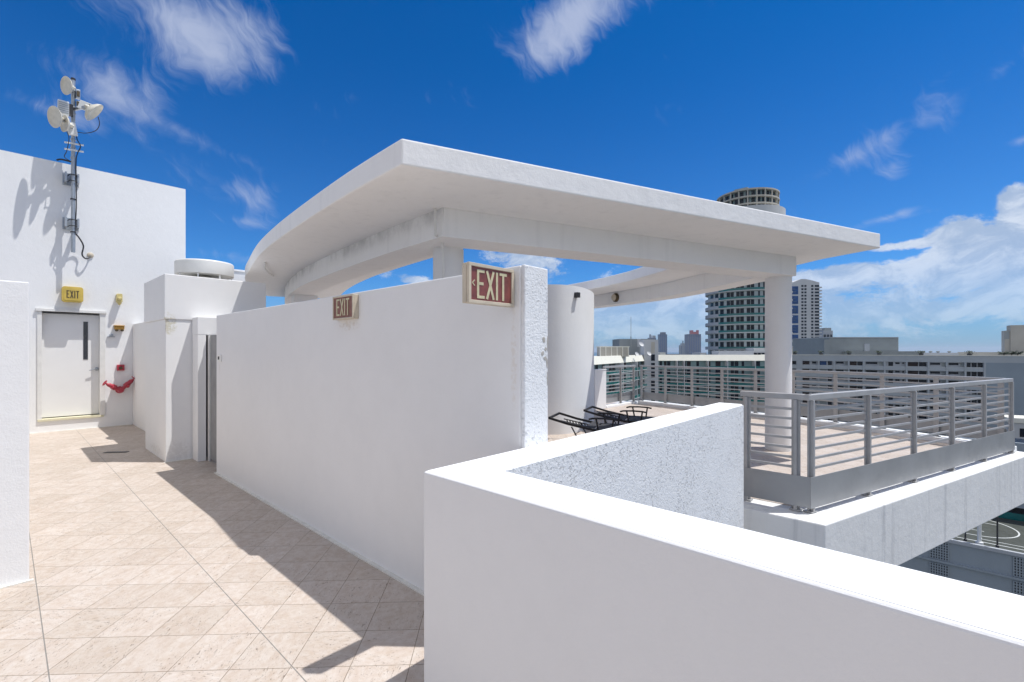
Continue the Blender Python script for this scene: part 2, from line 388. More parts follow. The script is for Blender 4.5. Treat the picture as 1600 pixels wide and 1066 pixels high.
# ================================================================= THE ROOF TERRACE
rail_far = smooth_curve([(10.72, -.80), (11.35, .45), (11.9, 1.7), (12.35, 3.4), (12.72, 5.1), (13.1, 6.75)], 5)
edge_far = offset(rail_far, .26); edge_far[0] = (10.90, -1.06); edge_far[-1] = (13.42, 7.06)
deck = [(-4.2, -6), (1.225, -6), (1.225, 1.66), (5.115, 1.66), (5.115, .79)] + edge_far + [(13.42, 9.5), (12.2, 14.5), (-4.2, 14.5)]
tag(obj('roof_slab', prism(BM(), deck, -.72, -.006), 'slab', bevel=.012), 'white concrete roof slab with streaked edge under the terrace', None, kind='structure')
# travertine surface (terrace part starts behind the railing ledge)
tl = [(-4.1, -5.9), (1.225, -5.9), (1.225, 1.66), (5.50, 1.66), (5.50, 1.13), (10.62, -.62)] + [p for p in offset(rail_far, -.10)[2:-1]] + [(12.85, 6.72), (12.5, 9.2), (12.0, 13.9), (-4.1, 13.9)]
tag(obj('floor', prism(BM(), tl, -.006, .0), 'tile'), kind='structure')
# raised kerb that carries the far railing
kc = offset(rail_far, -.10); kd = offset(rail_far, .18)
tag(obj('terrace_kerb', strip(BM(), kc, kd, -.004, .085), 'cap', bevel=.008), kind='structure')

# long wall
lw = thing('passage_wall', 'long smooth white wall beside the tiled passage carrying the two red exit signs', 'wall', (1.98, 4.3, 0))
obj('wall', box(BM(), 1.88, 2.083, 1.668, 6.98, 0, 2.06), 'wall', lw, bevel=.008)
obj('wall_end', box(BM(), 1.884, 2.086, 1.640, 1.668, .0, 2.062), 'rough', lw, bevel=.007, label='rough pitted white end of the wall in full sun')
M['chip'] = plain('bare_render', (.47, .44, .40), .9, var=.35, scale=60)
rc_ = random.Random(11)
for (x, z, sx, sz) in ((2.045, 1.66, .016, .022), (2.062, 1.61, .014, .016), (2.035, 1.585, .011, .02), (2.058, 1.555, .016, .02), (2.075, 1.53, .008, .035), (2.079, 1.645, .006, .05), (2.078, 1.44, .005, .04)):
    pts_ = [(x + sx * math.cos(a * .7) * rc_.uniform(.45, 1.1), z + sz * math.sin(a * .7) * rc_.uniform(.45, 1.1)) for a in range(9)]
    bm = BM(); f_ = [bm.verts.new((p, 1.6385, q)) for p, q in pts_]; g_ = [bm.verts.new((p, 1.6415, q)) for p, q in pts_]; bm.faces.new(f_); bm.faces.new(g_[::-1])
    for i in range(9): bm.faces.new((f_[i], g_[i], g_[(i + 1) % 9], f_[(i + 1) % 9]))
    obj('paint_chip', bm, 'chip', lw)
obj('caulk_strip', box(BM(), 1.852, 1.88, 1.70, 6.98, .0, .012), 'caulk', lw)
# parapet
pp = thing('parapet', 'low white L-shaped parapet with bright flat cap in the foreground', 'parapet', (1.35, 1.5, 0))
prof = [(1.23, -6), (1.475, -6), (1.475, 1.425), (4.87, 1.425), (4.87, 1.655), (1.23, 1.655)]
obj('wall', prism(BM(), prof, -.72, 1.078), 'wall', pp, bevel=.011, seg=3)
obj('cap', prism(BM(), [(1.242, -6), (1.463, -6), (1.463, 1.437), (4.858, 1.437), (4.858, 1.643), (1.242, 1.643)], 1.07, 1.0795), 'cap', pp)
obj('inner_face', box(BM(), 1.477, 4.868, 1.4165, 1.4255, -.72, 1.069), 'rough', pp, label='rough pitted stucco face in grazing sun')
obj('caulk_strip', box(BM(), 1.205, 1.23, -6, 1.655, 0, .010), 'caulk', pp)

# left near wall
nw = thing('side_wall', 'white wall end cropped by the left edge of the picture', 'wall', (-1, 4.8, 0))
obj('wall', prism(BM(), [(-4, 4.67), (.12, 4.67), (.12, 12.86), (-.10, 12.86), (-.10, 4.90), (-4, 4.90)], 0, 2.076), 'wall_lit', nw, bevel=.008)
obj('caulk_strip', box(BM(), -4, .14, 4.645, 4.67, 0, .010), 'caulk', nw)

# tall building with the door
tb = thing('stair_building', 'tall white block with the white door and the antenna mast on its face', 'building', (1, 13, 0))
DZ0, DZ1, DB0, DB1 = .25, 2.37, .47, 1.38
bm = BM(); YW = 12.9
# facade around the door opening
vs = [(-6, YW, 0), (DB0, YW, 0), (DB1, YW, 0), (2.85, YW, 0)]
box(bm, -6, DB0, YW, YW + .25, 0, 5.34); box(bm, DB1, 2.85, YW, YW + .25, 0, 5.34)
box(bm, DB0, DB1, YW, YW + .25, DZ1, 5.34); box(bm, DB0, DB1, YW, YW + .25, 0, DZ0)
bmesh.ops.remove_doubles(bm, verts=bm.verts, dist=.0005)
inner = [f for f in bm.faces if all(abs(v.co.x - DB0) < .001 for v in f.verts) and (sum(v.co.z for v in f.verts) / 4 > 2.5 or sum(v.co.z for v in f.verts) / 4 < .2)]
obj('wall', bm, 'wall_lit', tb)
obj('block', box(BM(), -6, 2.848, YW + .25, YW + 6, 0, 5.335), 'wall_lit', tb)
dr = obj('door', box(BM(), DB0 + .03, DB1 - .03, YW + .125, YW + .17, DZ0 + .03, DZ1 - .03), 'door', tb, bevel=.004)
obj('vision_panel', box(BM(), 1.107, 1.178, YW + .118, YW + .13, 1.416, 2.196), 'wglass', dr)
hb = lathe(BM(), (1.315, YW + .125, 1.215), (0, -1, 0), [(.036, 0), (.036, .014), (.015, .018), (.014, .06)], 16)
tube(hb, [(1.315, YW + .07, 1.215), (1.25, YW + .062, 1.212), (1.195, YW + .065, 1.19)], [.014, .012, .010], 10)
obj('handle', hb, 'galv', dr, smooth=True)
bm = BM()
box(bm, DB0 - .035, DB0 + .03, YW - .022, YW + .17, DZ0, DZ1 + .0); box(bm, DB1 - .03, DB1 + .055, YW - .022, YW + .17, DZ0, DZ1)
obj('door_frame', bm, 'frame', tb, bevel=.003)
obj('door_head', box(BM(), DB0 - .06, DB1 + .075, YW - .045, YW + .17, DZ1, DZ1 + .055), 'frame', tb, bevel=.004)
obj('threshold', box(BM(), DB0 - .03, DB1 + .03, YW - .03, YW + .17, DZ0 - .03, DZ0 + .012), 'sill', tb, bevel=.003)
obj('caulk_strip', box(BM(), .14, 1.86, YW - .025, YW, 0, .010), 'caulk', tb)

# side wall between door wall and the service block
sw = thing('return_wall', 'short low white wall between the door wall and the service block', 'wall', (1.95, 11.2, 0))
obj('wall', box(BM(), 1.89, 2.09, 9.59, 12.89, 0, 2.17), 'wall', sw, bevel=.006)
# service block
sb = thing('service_block', 'square white block with a projecting upper half and stained corner beside the passage', 'block', (2.2, 8.9, 0))
obj('lower_block', box(BM(), 1.565, 2.90, 8.165, 9.58, 0, 2.05), 'wall', sb, bevel=.006)
obj('upper_block', box(BM(), 1.547, 2.91, 8.15, 9.585, 2.05, 2.70), 'wall', sb, bevel=.010)
obj('caulk_strip', box(BM(), 1.54, 1.90, 8.14, 8.165, 0, .010), 'caulk', sb)
# portal with lintel and grey door
gp = thing('door_portal', 'narrow white portal with lintel around the grey door', 'doorway', (2.1, 8, 0))
obj('pier', box(BM(), 1.885, 1.99, 7.87, 8.148, 0, 1.83), 'wall', gp, bevel=.005)
obj('lintel', box(BM(), 1.883, 2.9, 7.868, 8.149, 1.83, 2.085), 'wall', gp, bevel=.005)
gd = obj('door', box(BM(), 2.025, 2.07, 6.99, 8.14, .03, 1.82), 'greydoor', gp, bevel=.003)
obj('frame', box(BM(), 2.010, 2.025, 7.80, 7.87, .0, 1.825), 'frame', gd)
# fan on the service block
fan = thing('roof_ventilator', 'round white mushroom fan on the roof behind the service block', 'ventilator', (2.56, 10.2, 2.3))
c = (2.56, 10.2, 0)
obj('cowl', lathe(BM(), c, (0, 0, 1), [(.40, 3.0), (.465, 3.0), (.47, 3.01), (.47, 3.225), (.455, 3.245), (.40, 3.255), (.01, 3.27)], 40), 'ventwhite', fan, smooth=True)
obj('curb', lathe(BM(), c, (0, 0, 1), [(.43, 0.0), (.43, 2.80), (.42, 2.86), (.33, 2.93), (.15, 2.98), (.02, 3.0)], 40), 'ventwhite', fan, smooth=True)
for k in range(8):
    a = k * math.pi / 4 + .3; bmp = BM(); p = (c[0] + .44 * math.cos(a), c[1] + .44 * math.sin(a))
    tube(bmp, [(p[0], p[1], 2.7), (p[0], p[1], 3.02)], .012, 8); box(bmp, p[0] - .02, p[0] + .02, p[1] - .02, p[1] + .02, 3.0, 3.03)
    obj('bracket', bmp, 'frame', fan)
lb = thing('low_roof_box', 'low white roof box between the fan and the curved canopy', 'roof box', (3.6, 12.2, 0))
obj('box', box(BM(), 3.05, 4.05, 11.9, 12.9, 0, 3.42), 'wall_lit', lb, bevel=.01)
obj('cap', box(BM(), 3.03, 4.07, 11.88, 12.92, 3.42, 3.46), 'cap', lb)

# ---------------------------------------------------------------- canopy
cn_ = thing('canopy', 'large white concrete canopy with a curved left side on round columns', 'canopy', (5.5, 3.2, 0))
so_l = smooth_curve([(2.14, 3.16), (2.17, 3.7), (2.22, 4.35), (2.33, 5.4), (2.48, 6.6), (2.70, 7.9), (3.03, 9.3), (3.37, 10.6), (3.8, 11.7), (4.3, 12.7), (4.85, 13.5)], 4)
bo_l = smooth_curve([(3.072, 3.795), (3.14, 4.8), (3.24, 5.7), (3.37, 6.7), (3.52, 7.7), (3.72, 8.8), (4.12, 10.3), (4.6, 11.7), (5.25, 13.3)], 4)
Q = smooth_curve([(8.13, 2.10), (8.55, 2.62), (9.05, 3.27), (9.50, 3.95), (9.90, 4.62), (10.30, 5.55), (10.65, 6.6), (10.9, 7.8), (11.0, 9.2)], 4)
so_r = offset(Q, 1.08); si_r = offset(Q, -.93)
P0 = Vector((2.14, 3.16)); P1 = Vector((8.577, .65))
fi = P0 + n_ * 2.2
def on_front(b): t = (b - fi.x) / w_.x; return (b, fi.y + w_.y * t)
# inner right edge only where it lies behind the front strip
si_r2 = [p for p in si_r if p[1] > on_front(p[0])[1] + .03]
bi_l = offset(bo_l, .46); si_l = offset(bo_l, 1.35)
si_l2 = [p for p in si_l if p[1] > on_front(p[0])[1] + .03]
I0 = on_front(si_l2[0][0] - .01); I1 = on_front(si_r2[0][0] - .22)
ring = [tuple(P0), tuple(P1)] + [p for p in so_r if p[1] > .95] + [si_r2[-1]] + si_r2[::-1][1:] + [I1, I0] + si_l2 + so_l[::-1][:-1]
obj('roof_slab', prism(BM(), ring, 3.08, 3.292), 'canopy', cn_, bevel=.014)
obj('beam', prism(BM(), [(3.08, 3.79), (8.46, 1.685), tuple(Vector((8.46, 1.685)) + n_ * .44), tuple(Vector((3.08, 3.79)) + n_ * .44)], 2.78, 3.08), 'canopy', cn_, bevel=.004)
obj('beam', strip(BM(), bo_l, bi_l, 2.782, 3.079), 'beam', cn_, label='curved left beam with grey weather stains')
obj('beam', strip(BM(), Q, offset(Q, .44), 2.783, 3.079), 'canopy', cn_, label='curved right beam')
for (x, y, r) in ((8.50, 1.95, .192), (3.53, 4.26, .178)):
    obj('column', lathe(BM(), (x, y, 0), (0, 0, 1), [(r, 0), (r, 2.783)], 48), 'wall', cn_, smooth=True)
bm = BM(); box(bm, -.23, .23, -.23, .23, 0, 2.785); bmesh.ops.rotate(bm, verts=bm.verts, cent=(0, 0, 0), matrix=Matrix.Rotation(R(-14), 3, 'Z')); bmesh.ops.translate(bm, verts=bm.verts, vec=(4.40, 10.15, 0))
obj('column', bm, 'canopy', cn_, bevel=.008)
obj('column', lathe(BM(), (10.95, 7.6, 0), (0, 0, 1), [(.19, 0), (.19, 2.785)], 48), 'wall', cn_, smooth=True)
# conduits
cd = BM(); tube(cd, [(3.30, 4.07, 0), (3.30, 4.07, 2.55), (3.245, 4.02, 2.79), (3.025, 3.86, 2.80), (3.02, 3.86, 3.07)], .014, 8)
tag(obj('conduit', cd, 'frame', smooth=True), 'thin pipe running down the round column beside the big exit sign', 'pipe')
cd = BM(); tube(cd, [(2.95, 8.3, 3.07), (3.10, 8.75, 3.05), (3.35, 9.25, 3.045), (3.6, 9.7, 3.07)], .012, 8)
tag(obj('conduit', cd, 'frame', smooth=True), 'short curved conduit under the curved end of the canopy', 'pipe')

# ---------------------------------------------------------------- curved stair tower
tp = [cw(*p) for p in smooth_curve([(-1.6, 10.6), (-1.0, 9.7), (-.3, 9.2), (.2, 9.0), (.62, 8.90), (.98, 8.93), (1.32, 9.2), (1.59, 9.68), (1.79, 10.25), (1.90, 10.9), (1.93, 11.6), (1.90, 12.4)], 5)]
tw = thing('curved_tower', 'curved white stair enclosure behind the rough end of the long wall', 'wall', (7.5, 6, 0))
obj('wall', strip(BM(), tp, offset(tp, -.22), 0, 2.86), 'wall_lit', tw, smooth=True)
lp = thing('wall_lamp', 'small black square lamp high on the curved white wall', 'lamp', (7.86, 5.36, 2.6))
def frame_box(bm, c, ax, w, d, z0, z1):     # box centred on c (x, y), ax = unit 2-D width direction
    ax = Vector(ax).normalized(); ay = Vector((-ax.y, ax.x)); c = Vector(c)
    q = [c - ax * w / 2 - ay * d / 2, c + ax * w / 2 - ay * d / 2, c + ax * w / 2 + ay * d / 2, c - ax * w / 2 + ay * d / 2]
    return prism(bm, [tuple(v) for v in q], z0, z1)
lc = cw(1.265, 9.09); la = cw(.72, .69)
obj('housing', frame_box(BM(), lc, la, .085, .10, 2.63, 2.73), 'dark', lp, bevel=.004)
obj('back_plate', frame_box(BM(), cw(1.235, 9.13), la, .13, .03, 2.60, 2.76), 'wall', lp)
rl = thing('bulkhead_lamp', 'round amber bulkhead lamp on the beam right of the curved wall', 'lamp', (10.25, 6.2, 2.93))
q0 = Vector(cw(2.175, 11.2)); lnrm = Vector((-.92, .38, 0))
qi = min(range(len(Q)), key=lambda i: (Vector(Q[i]) - Vector((10.45, 6.0))).length)
obj('body', lathe(BM(), (Q[qi][0], Q[qi][1], 2.94), lnrm, [(.11, -.02), (.11, .05), (.09, .07)], 20), 'ink', rl, smooth=True)
obj('lens', lathe(BM(), (Q[qi][0], Q[qi][1], 2.94), lnrm, [(.085, .06), (.08, .09), (.05, .12), (.01, .13)], 20), 'cream', rl, smooth=True)
ew = thing('end_wall', 'short low white wall end between the curved wall and the far railing', 'wall', (11.1, 7, 0))
obj('wall', box(BM(), 10.72, 11.30, 6.84, 7.06, 0, 1.07), 'wall', ew, bevel=.008)
obj('cap', box(BM(), 10.71, 11.31, 6.83, 7.07, 1.07, 1.085), 'cap', ew)

# ---------------------------------------------------------------- railings
def railing(name, label, pts, posts, base=0.0, top=1.165, panel=(.05, .355), out=1, ends=(0., 0.), mat='steel'):
    """pts: polyline; posts: distances along it"""
    seg = [0.]
    for a, b in zip(pts, pts[1:]): seg.append(seg[-1] + math.dist(a, b))
    def at(s):
        s = max(0, min(seg[-1], s))
        for i in range(len(seg) - 1):
            if s <= seg[i + 1] + 1e-9:
                t = (s - seg[i]) / (seg[i + 1] - seg[i]); a, b = pts[i], pts[i + 1]
                return (a[0] + (b[0] - a[0]) * t, a[1] + (b[1] - a[1]) * t), ((b[0] - a[0]) / (seg[i + 1] - seg[i]), (b[1] - a[1]) / (seg[i + 1] - seg[i]))
    r = thing(name, label, 'railing', (pts[0][0], pts[0][1], base), group='grey steel railings round the terrace')
    A, B = offset(pts, -.032), offset(pts, .032)
    obj('top_rail', strip(BM(), A, B, top - .058, top), mat, r, bevel=.006)
    for s in posts:
        (x, y), (tx, ty) = at(s); p = BM()
        frame_box(p, (x, y), (tx, ty), .078, .016, base, top - .058)
        frame_box(p, (x + ty * .018, y - tx * .018), (tx, ty), .030, .046, base + .012, top - .058)
        po = obj('post', p, mat, r, bevel=.002)
        obj('foot', frame_box(BM(), (x, y), (tx, ty), .10, .085, base, base + .012), mat, po)
    z0, z1 = panel
    nb = 7; zz = [z1 + .072 + i * (top - .058 - z1 - .072 + .0) / nb for i in range(nb)]
    s0, s1 = posts[0], posts[-1]
    fine = [at(s0 + (s1 - s0) * i / max(2, len(pts) * 2))[0] for i in range(max(2, len(pts) * 2) + 1)]
    for z in zz:
        obj('bar', strip(BM(), offset(fine, -.009), offset(fine, .009), z - .012, z + .012), mat, r)
    for sa, sb_ in zip(posts, posts[1:]):
        k = [at(sa + (sb_ - sa) * i / 4)[0] for i in range(5)]
        if sa == posts[0]: k[0] = at(ends[0])[0]
        if sb_ == posts[-1]: k[-1] = at(seg[-1] - ends[1])[0]
        obj('kick_panel', strip(BM(), offset(k, out * .040), offset(k, out * .046), base + z0, z1), 'panel', r)
    return r
# front railing
f0, f1 = (5.362, .985), (10.72, -.80); L = math.dist(f0, f1)
railing('railing', 'grey steel railing along the near edge of the terrace slab', [f0, f1], [.07 + (L - .10) * i / 5 for i in range(6)])
railing('railing', 'short grey railing return next to the end of the low parapet', [(5.40, 1.60), (5.40, .945)], [.06, .52], panel=(.05, .355))
bm = BM(); frame_box(bm, (5.37, 1.20), (0, 1), .30, .006, .05, .355)
# far curved railing and left part
rf = [p for p in rail_far]; rf[0] = (10.74, -.74)
Lf = sum(math.dist(a, b) for a, b in zip(rf, rf[1:]))
railing('railing', 'curved grey railing on the white kerb along the far side of the terrace', rf, [.05 + (Lf - .1) * i / 9 for i in range(10)], base=.085, out=1)
railing('railing', 'straight grey railing between the low wall end and the far corner', [(11.34, 6.95), (13.0, 6.88)], [.04, .86, 1.58], base=.06, out=-1)
tag(obj('kerb', box(BM(), 11.31, 13.15, 6.83, 7.05, -.004, .06), 'cap', bevel=.006), kind='structure')

# ---------------------------------------------------------------- loungers
def lounger(label):
    """local: x along the length from the head, y across, 0.66 wide, 1.95 long"""
    t = thing('sun_lounger', label, 'sun lounger', group='black sun loungers on the terrace')
    Wd = .66; zb = .30; hd = (0, .43); hinge = (.74, zb)
    def zat(x): return hd[1] + (hinge[1] - hd[1]) * x / hinge[0]
    fr = BM()
    for y in (0, Wd):
        bar(fr, (hinge[0] - .02, y, zb), (1.92, y, zb), .028, .045)
        for x in (.84, 1.72): bar(fr, (x, y, zb), (x + (.08 if x > 1 else -.08), y, 0), .026, .036, (1, 0, 0))
    for x in (.78, 1.34, 1.90): bar(fr, (x, 0, zb - .004), (x, Wd, zb - .004), .03, .03)
    obj('frame', fr, 'black', t, local=True, bevel=.003)
    bk = BM()
    for y in (.004, Wd - .004):
        bar(bk, (-.02, y, hd[1] + .03), (.30, y, zat(.30) + .002), .024, .038); bar(bk, (.30, y, zat(.30) + .002), (hinge[0], y, zb), .024, .038)
    bar(bk, (-.02, 0, hd[1] + .03), (-.02, Wd, hd[1] + .03), .028, .038)
    bar(bk, (.62, 0, zat(.62)), (.62, Wd, zat(.62)), .03, .03)
    bkx = obj('backrest', bk, 'black', t, local=True, bevel=.003)
    for y in (.03, Wd - .03):
        sp = BM(); bar(sp, (.36, y, .33), (.52, y, .05), .018, .02, (0, 1, 0)); obj('support', sp, 'black', bkx, local=True)
    # notched height bar
    nb = BM()
    for yy in (.22, .44):
        bar(nb, (.12, yy, zat(.12) - .015), (.66, yy, zat(.66) - .015), .014, .016)
        for i in range(9): bar(nb, (.17 + i * .053, yy, zat(.17 + i * .053) - .015), (.19 + i * .053, yy, zat(.19 + i * .053) - .055), .014, .020, (0, 1, 0))
    obj('notch_bar', nb, 'black', t, local=True)
    s = BM(); box(s, .76, 1.90, .03, Wd - .03, zb + .012, zb + .018)
    obj('sling', s, 'mesh', t, local=True)
    s = BM()
    for i in range(2):
        x0, x1 = (.60, .74) if i == 0 else (.34, .36)
        hexa(s, [(x0, .03, zat(x0) + .02), (x1, .03, zat(x1) + .02), (x1, Wd - .03, zat(x1) + .02), (x0, Wd - .03, zat(x0) + .02), (x0, .03, zat(x0) + .026), (x1, .03, zat(x1) + .026), (x1, Wd - .03, zat(x1) + .026), (x0, Wd - .03, zat(x0) + .026)])
        break
    obj('back_sling', s, 'mesh', bkx, local=True)
    for y in (-.01, Wd + .01):
        a = BM()
        tube(a, [(.66, y, .475), (.72, y, .492), (.90, y, .50), (1.06, y, .495), (1.14, y, .48)], .015, 8)
        bar(a, (.78, y, .49), (.82, y, .28), .02, .026, (1, 0, 0)); bar(a, (1.06, y, .49), (1.03, y, .28), .02, .026, (1, 0, 0))
        obj('armrest', a, 'black', t, local=True)
    return t
def copy_tree(o, parent=None):
    c = o.copy(); COL.objects.link(c); c.parent = parent
    for ch in list(o.children): copy_tree(ch, c)
    return c
l1 = lounger('black sun lounger nearest the rough end of the long wall')
axw = Vector((.365, -.93)).normalized(); ang = math.atan2(axw.y, axw.x)
l1.location = (6.25, 4.87, 0); l1.rotation_euler = (0, 0, ang)
l2 = copy_tree(l1); l2['label'] = 'black sun lounger in front of the low white wall end'
l2.location = (7.48, 4.99, 0); l2.rotation_euler = (0, 0, ang - .04)

# ---------------------------------------------------------------- letters
def strokes(ch):
    if ch == 'E': return [((0, 0), (0, 1)), ((0, 1), (1, 1)), ((0, .52), (.8, .52)), ((0, 0), (1, 0))]
    if ch == 'X': return [((0, 0), (1, 1)), ((0, 1), (1, 0))]
    if ch == 'I': return [((.5, 0), (.5, 1))]
    if ch == 'T': return [((.5, 0), (.5, 1)), ((0, 1), (1, 1))]
    if ch == '<': return [((1, .25), (0, .5)), ((0, .5), (1, .75))]
def letters(bm, text, org, ux, width, height, th, depth, nrm, widths=None, gap=.02):
    """letters as raised bars; org lower-left, ux unit 3-D direction of writing, nrm outward"""
    org, ux, nrm = Vector(org), Vector(ux), Vector(nrm); z = Vector((0, 0, 1)); x = 0; k = 0
    for i, ch in enumerate(text):
        w = widths[i]
        for a, b in strokes(ch):
            pa = org + ux * (x + th / 2 + a[0] * (w - th)) + z * (th / 2 + a[1] * (height - th)); pb = org + ux * (x + th / 2 + b[0] * (w - th)) + z * (th / 2 + b[1] * (height - th))
            d = (pb - pa).normalized(); k += 1
            bar(bm, pa - d * th / 2 + nrm * (depth / 2 + k * .00012), pb + d * th / 2 + nrm * (depth / 2 + k * .00012), depth, th, up=d.cross(nrm))
        x += w + gap
    return bm
# big red exit sign (projects from the wall)
s1 = thing('exit_sign', 'large red exit sign with left arrow projecting from the end of the long wall', 'exit sign', (1.7, 1.73, 1.835), group='red exit signs')
X0, X1, Y0, Y1, Z0, Z1 = 1.538, 1.866, 1.700, 1.752, 1.835, 2.036
bm = BM(); e = .017
box(bm, X0, X1, Y0, Y0 + .018, Z1 - e, Z1); box(bm, X0, X1, Y0, Y0 + .018, Z0, Z0 + e)
box(bm, X0, X0 + e, Y0, Y0 + .018, Z0 + e, Z1 - e); box(bm, X1 - e, X1, Y0, Y0 + .018, Z0 + e, Z1 - e)
obj('frame', bm, 'cream', s1, bevel=.002)
obj('housing', box(BM(), X0 + .001, X1, Y0 + .022, Y1, Z0 + .001, Z1 - .001), 'cream', s1, bevel=.003)
obj('seam', box(BM(), X0 + .006, X1 - .004, Y0 + .018, Y0 + .022, Z0 + .006, Z1 - .006), 'ink', s1)
fc = obj('face', box(BM(), X0 + e, X1 - e, Y0 + .008, Y0 + .014, Z0 + e, Z1 - e), 'redface', s1)
obj('lettering', letters(BM(), 'EXIT', (X0 + .060, Y0 + .008, Z0 + .027), (1, 0, 0), 0, .145, .0145, .002, (0, -1, 0), [.052, .058, .0145, .055], .012), 'cream_l', fc)
obj('arrow', letters(BM(), '<', (X0 + .027, Y0 + .008, Z0 + .075), (1, 0, 0), 0, .055, .005, .002, (0, -1, 0), [.018]), 'cream_l', fc)
obj('bracket', box(BM(), X1, 1.881, Y0 + .012, Y1 + .004, Z0 + .03, Z1 - .02), 'cream', s1)
# small red exit sign flat on the wall
s2 = thing('exit_sign', 'smaller brownish red exit sign lying flat on the middle of the long wall', 'exit sign', (1.86, 3.5, 1.85), group='red exit signs')
Ya, Yb, Xf, Z0, Z1 = 3.357, 3.685, 1.828, 1.850, 2.040; e = .013
bm = BM()
box(bm, Xf, Xf + .012, Ya, Yb, Z1 - e, Z1); box(bm, Xf, Xf + .012, Ya, Yb, Z0, Z0 + e); box(bm, Xf, Xf + .012, Ya, Ya + e, Z0 + e, Z1 - e); box(bm, Xf, Xf + .012, Yb - e, Yb, Z0 + e, Z1 - e)
obj('frame', bm, 'cream', s2, bevel=.002)
obj('housing', box(BM(), Xf + .0125, 1.8805, Ya, Yb, Z0 + .001, Z1 - .001), 'cream', s2, bevel=.003)
fc = obj('face', box(BM(), Xf + .005, Xf + .012, Ya + e, Yb - e, Z0 + e, Z1 - e), 'redface2', s2)
obj('lettering', letters(BM(), 'EXIT', (Xf + .005, Yb - .060, Z0 + .030), (0, -1, 0), 0, .135, .014, .002, (-1, 0, 0), [.050, .056, .014, .054], .012), 'cream_l', fc)
# yellow exit sign
s3 = thing('exit_sign', 'yellow exit sign with rounded corners above the white door', 'exit sign', (.93, 12.86, 2.57))
def rrect(x0, x1, z0, z1, r, n=5):
    out = []
    for cx, cz, a in ((x1 - r, z1 - r, 0), (x0 + r, z1 - r, 90), (x0 + r, z0 + r, 180), (x1 - r, z0 + r, 270)):
        out += [(cx + r * math.cos(R(a + 90 * k / n)), cz + r * math.sin(R(a + 90 * k / n))) for k in range(n + 1)]
    return out
def yprism(bm, pts, y0, y1):
    lo = [bm.verts.new((x, y0, z)) for x, z in pts]; hi = [bm.verts.new((x, y1, z)) for x, z in pts]; n = len(pts)
    bm.faces.new(lo); bm.faces.new(hi[::-1])
    for i in range(n): bm.faces.new((lo[i], hi[i], hi[(i + 1) % n], lo[(i + 1) % n]))
    return bm
obj('housing', yprism(BM(), rrect(.772, 1.085, 2.57, 2.875, .045), 12.745, 12.9), 'yellow', s3, bevel=.006)
obj('face', yprism(BM(), rrect(.800, 1.057, 2.600, 2.845, .03), 12.738, 12.746), 'yellow', s3, bevel=.002)
obj('lettering', letters(BM(), 'EXIT', (.838, 12.738, 2.645), (1, 0, 0), 0, .15, .016, .003, (0, -1, 0), [.042, .048, .016, .044], .011), 'ink', s3)

# ---------------------------------------------------------------- things on the door wall
t = thing('strobe_light', 'small pale yellow alarm strobe high right of the door', 'alarm light', (1.647, 12.87, 2.6))
obj('housing', yprism(BM(), rrect(1.605, 1.700, 2.62, 2.80, .02), 12.76, 12.9), 'yellow_pale', t, bevel=.004)
obj('lens', lathe(BM(), (1.652, 12.765, 2.70), (0, -1, 0), [(.036, 0), (.034, .03), (.02, .05)], 16), 'yellow_pale', t, smooth=True)
obj('bottom_cap', lathe(BM(), (1.652, 12.80, 2.565), (0, 0, 1), [(.012, 0), (.036, .03), (.038, .07)], 14), 'yellow_pale', t, smooth=True)
t = thing('emergency_light', 'amber twin emergency light below the strobe', 'lamp', (1.65, 12.87, 2.05))
obj('housing', box(BM(), 1.575, 1.735, 12.78, 12.9, 2.045, 2.115), 'amber', t, bevel=.012)
obj('cover', box(BM(), 1.565, 1.740, 12.76, 12.9, 2.115, 2.135), 'amber', t, bevel=.006)
for x in (1.61, 1.70): obj('lamp_head', lathe(BM(), (x, 12.82, 2.045), (0, -.4, -1), [(.025, 0), (.03, .025), (.02, .035)], 12), 'ink', t, smooth=True)
t = thing('wall_bracket', 'small grey steel bracket on the wall between the amber light and the red box', 'bracket', (1.53, 12.87, 1.9))
obj('plate', box(BM(), 1.465, 1.59, 12.86, 12.9, 1.885, 1.898), 'galv', t)
obj('mount', box(BM(), 1.50, 1.56, 12.84, 12.9, 1.898, 1.945), 'galv', t, bevel=.004)
t = thing('fire_bell_box', 'small red alarm box above the red hose valves', 'alarm box', (1.68, 12.87, 1.2))
obj('housing', box(BM(), 1.62, 1.745, 12.845, 12.9, 1.175, 1.30), 'red', t, bevel=.006)
obj('button', lathe(BM(), (1.68, 12.845, 1.23), (0, -1, 0), [(.03, 0), (.03, .02), (.012, .03)], 14), 'ink', t)
t = thing('hose_valve', 'red twin fire hose valve on the wall right of the door', 'hose valve', (1.66, 12.85, .75))
c0 = Vector((1.67, 12.76, .765))
obj('body', lathe(BM(), c0 + Vector((0, .14, 0)), (0, -1, 0), [(.075, 0), (.075, .012), (.05, .015), (.05, .10), (.06, .14), (.04, .19)], 20), 'red', t, smooth=True)
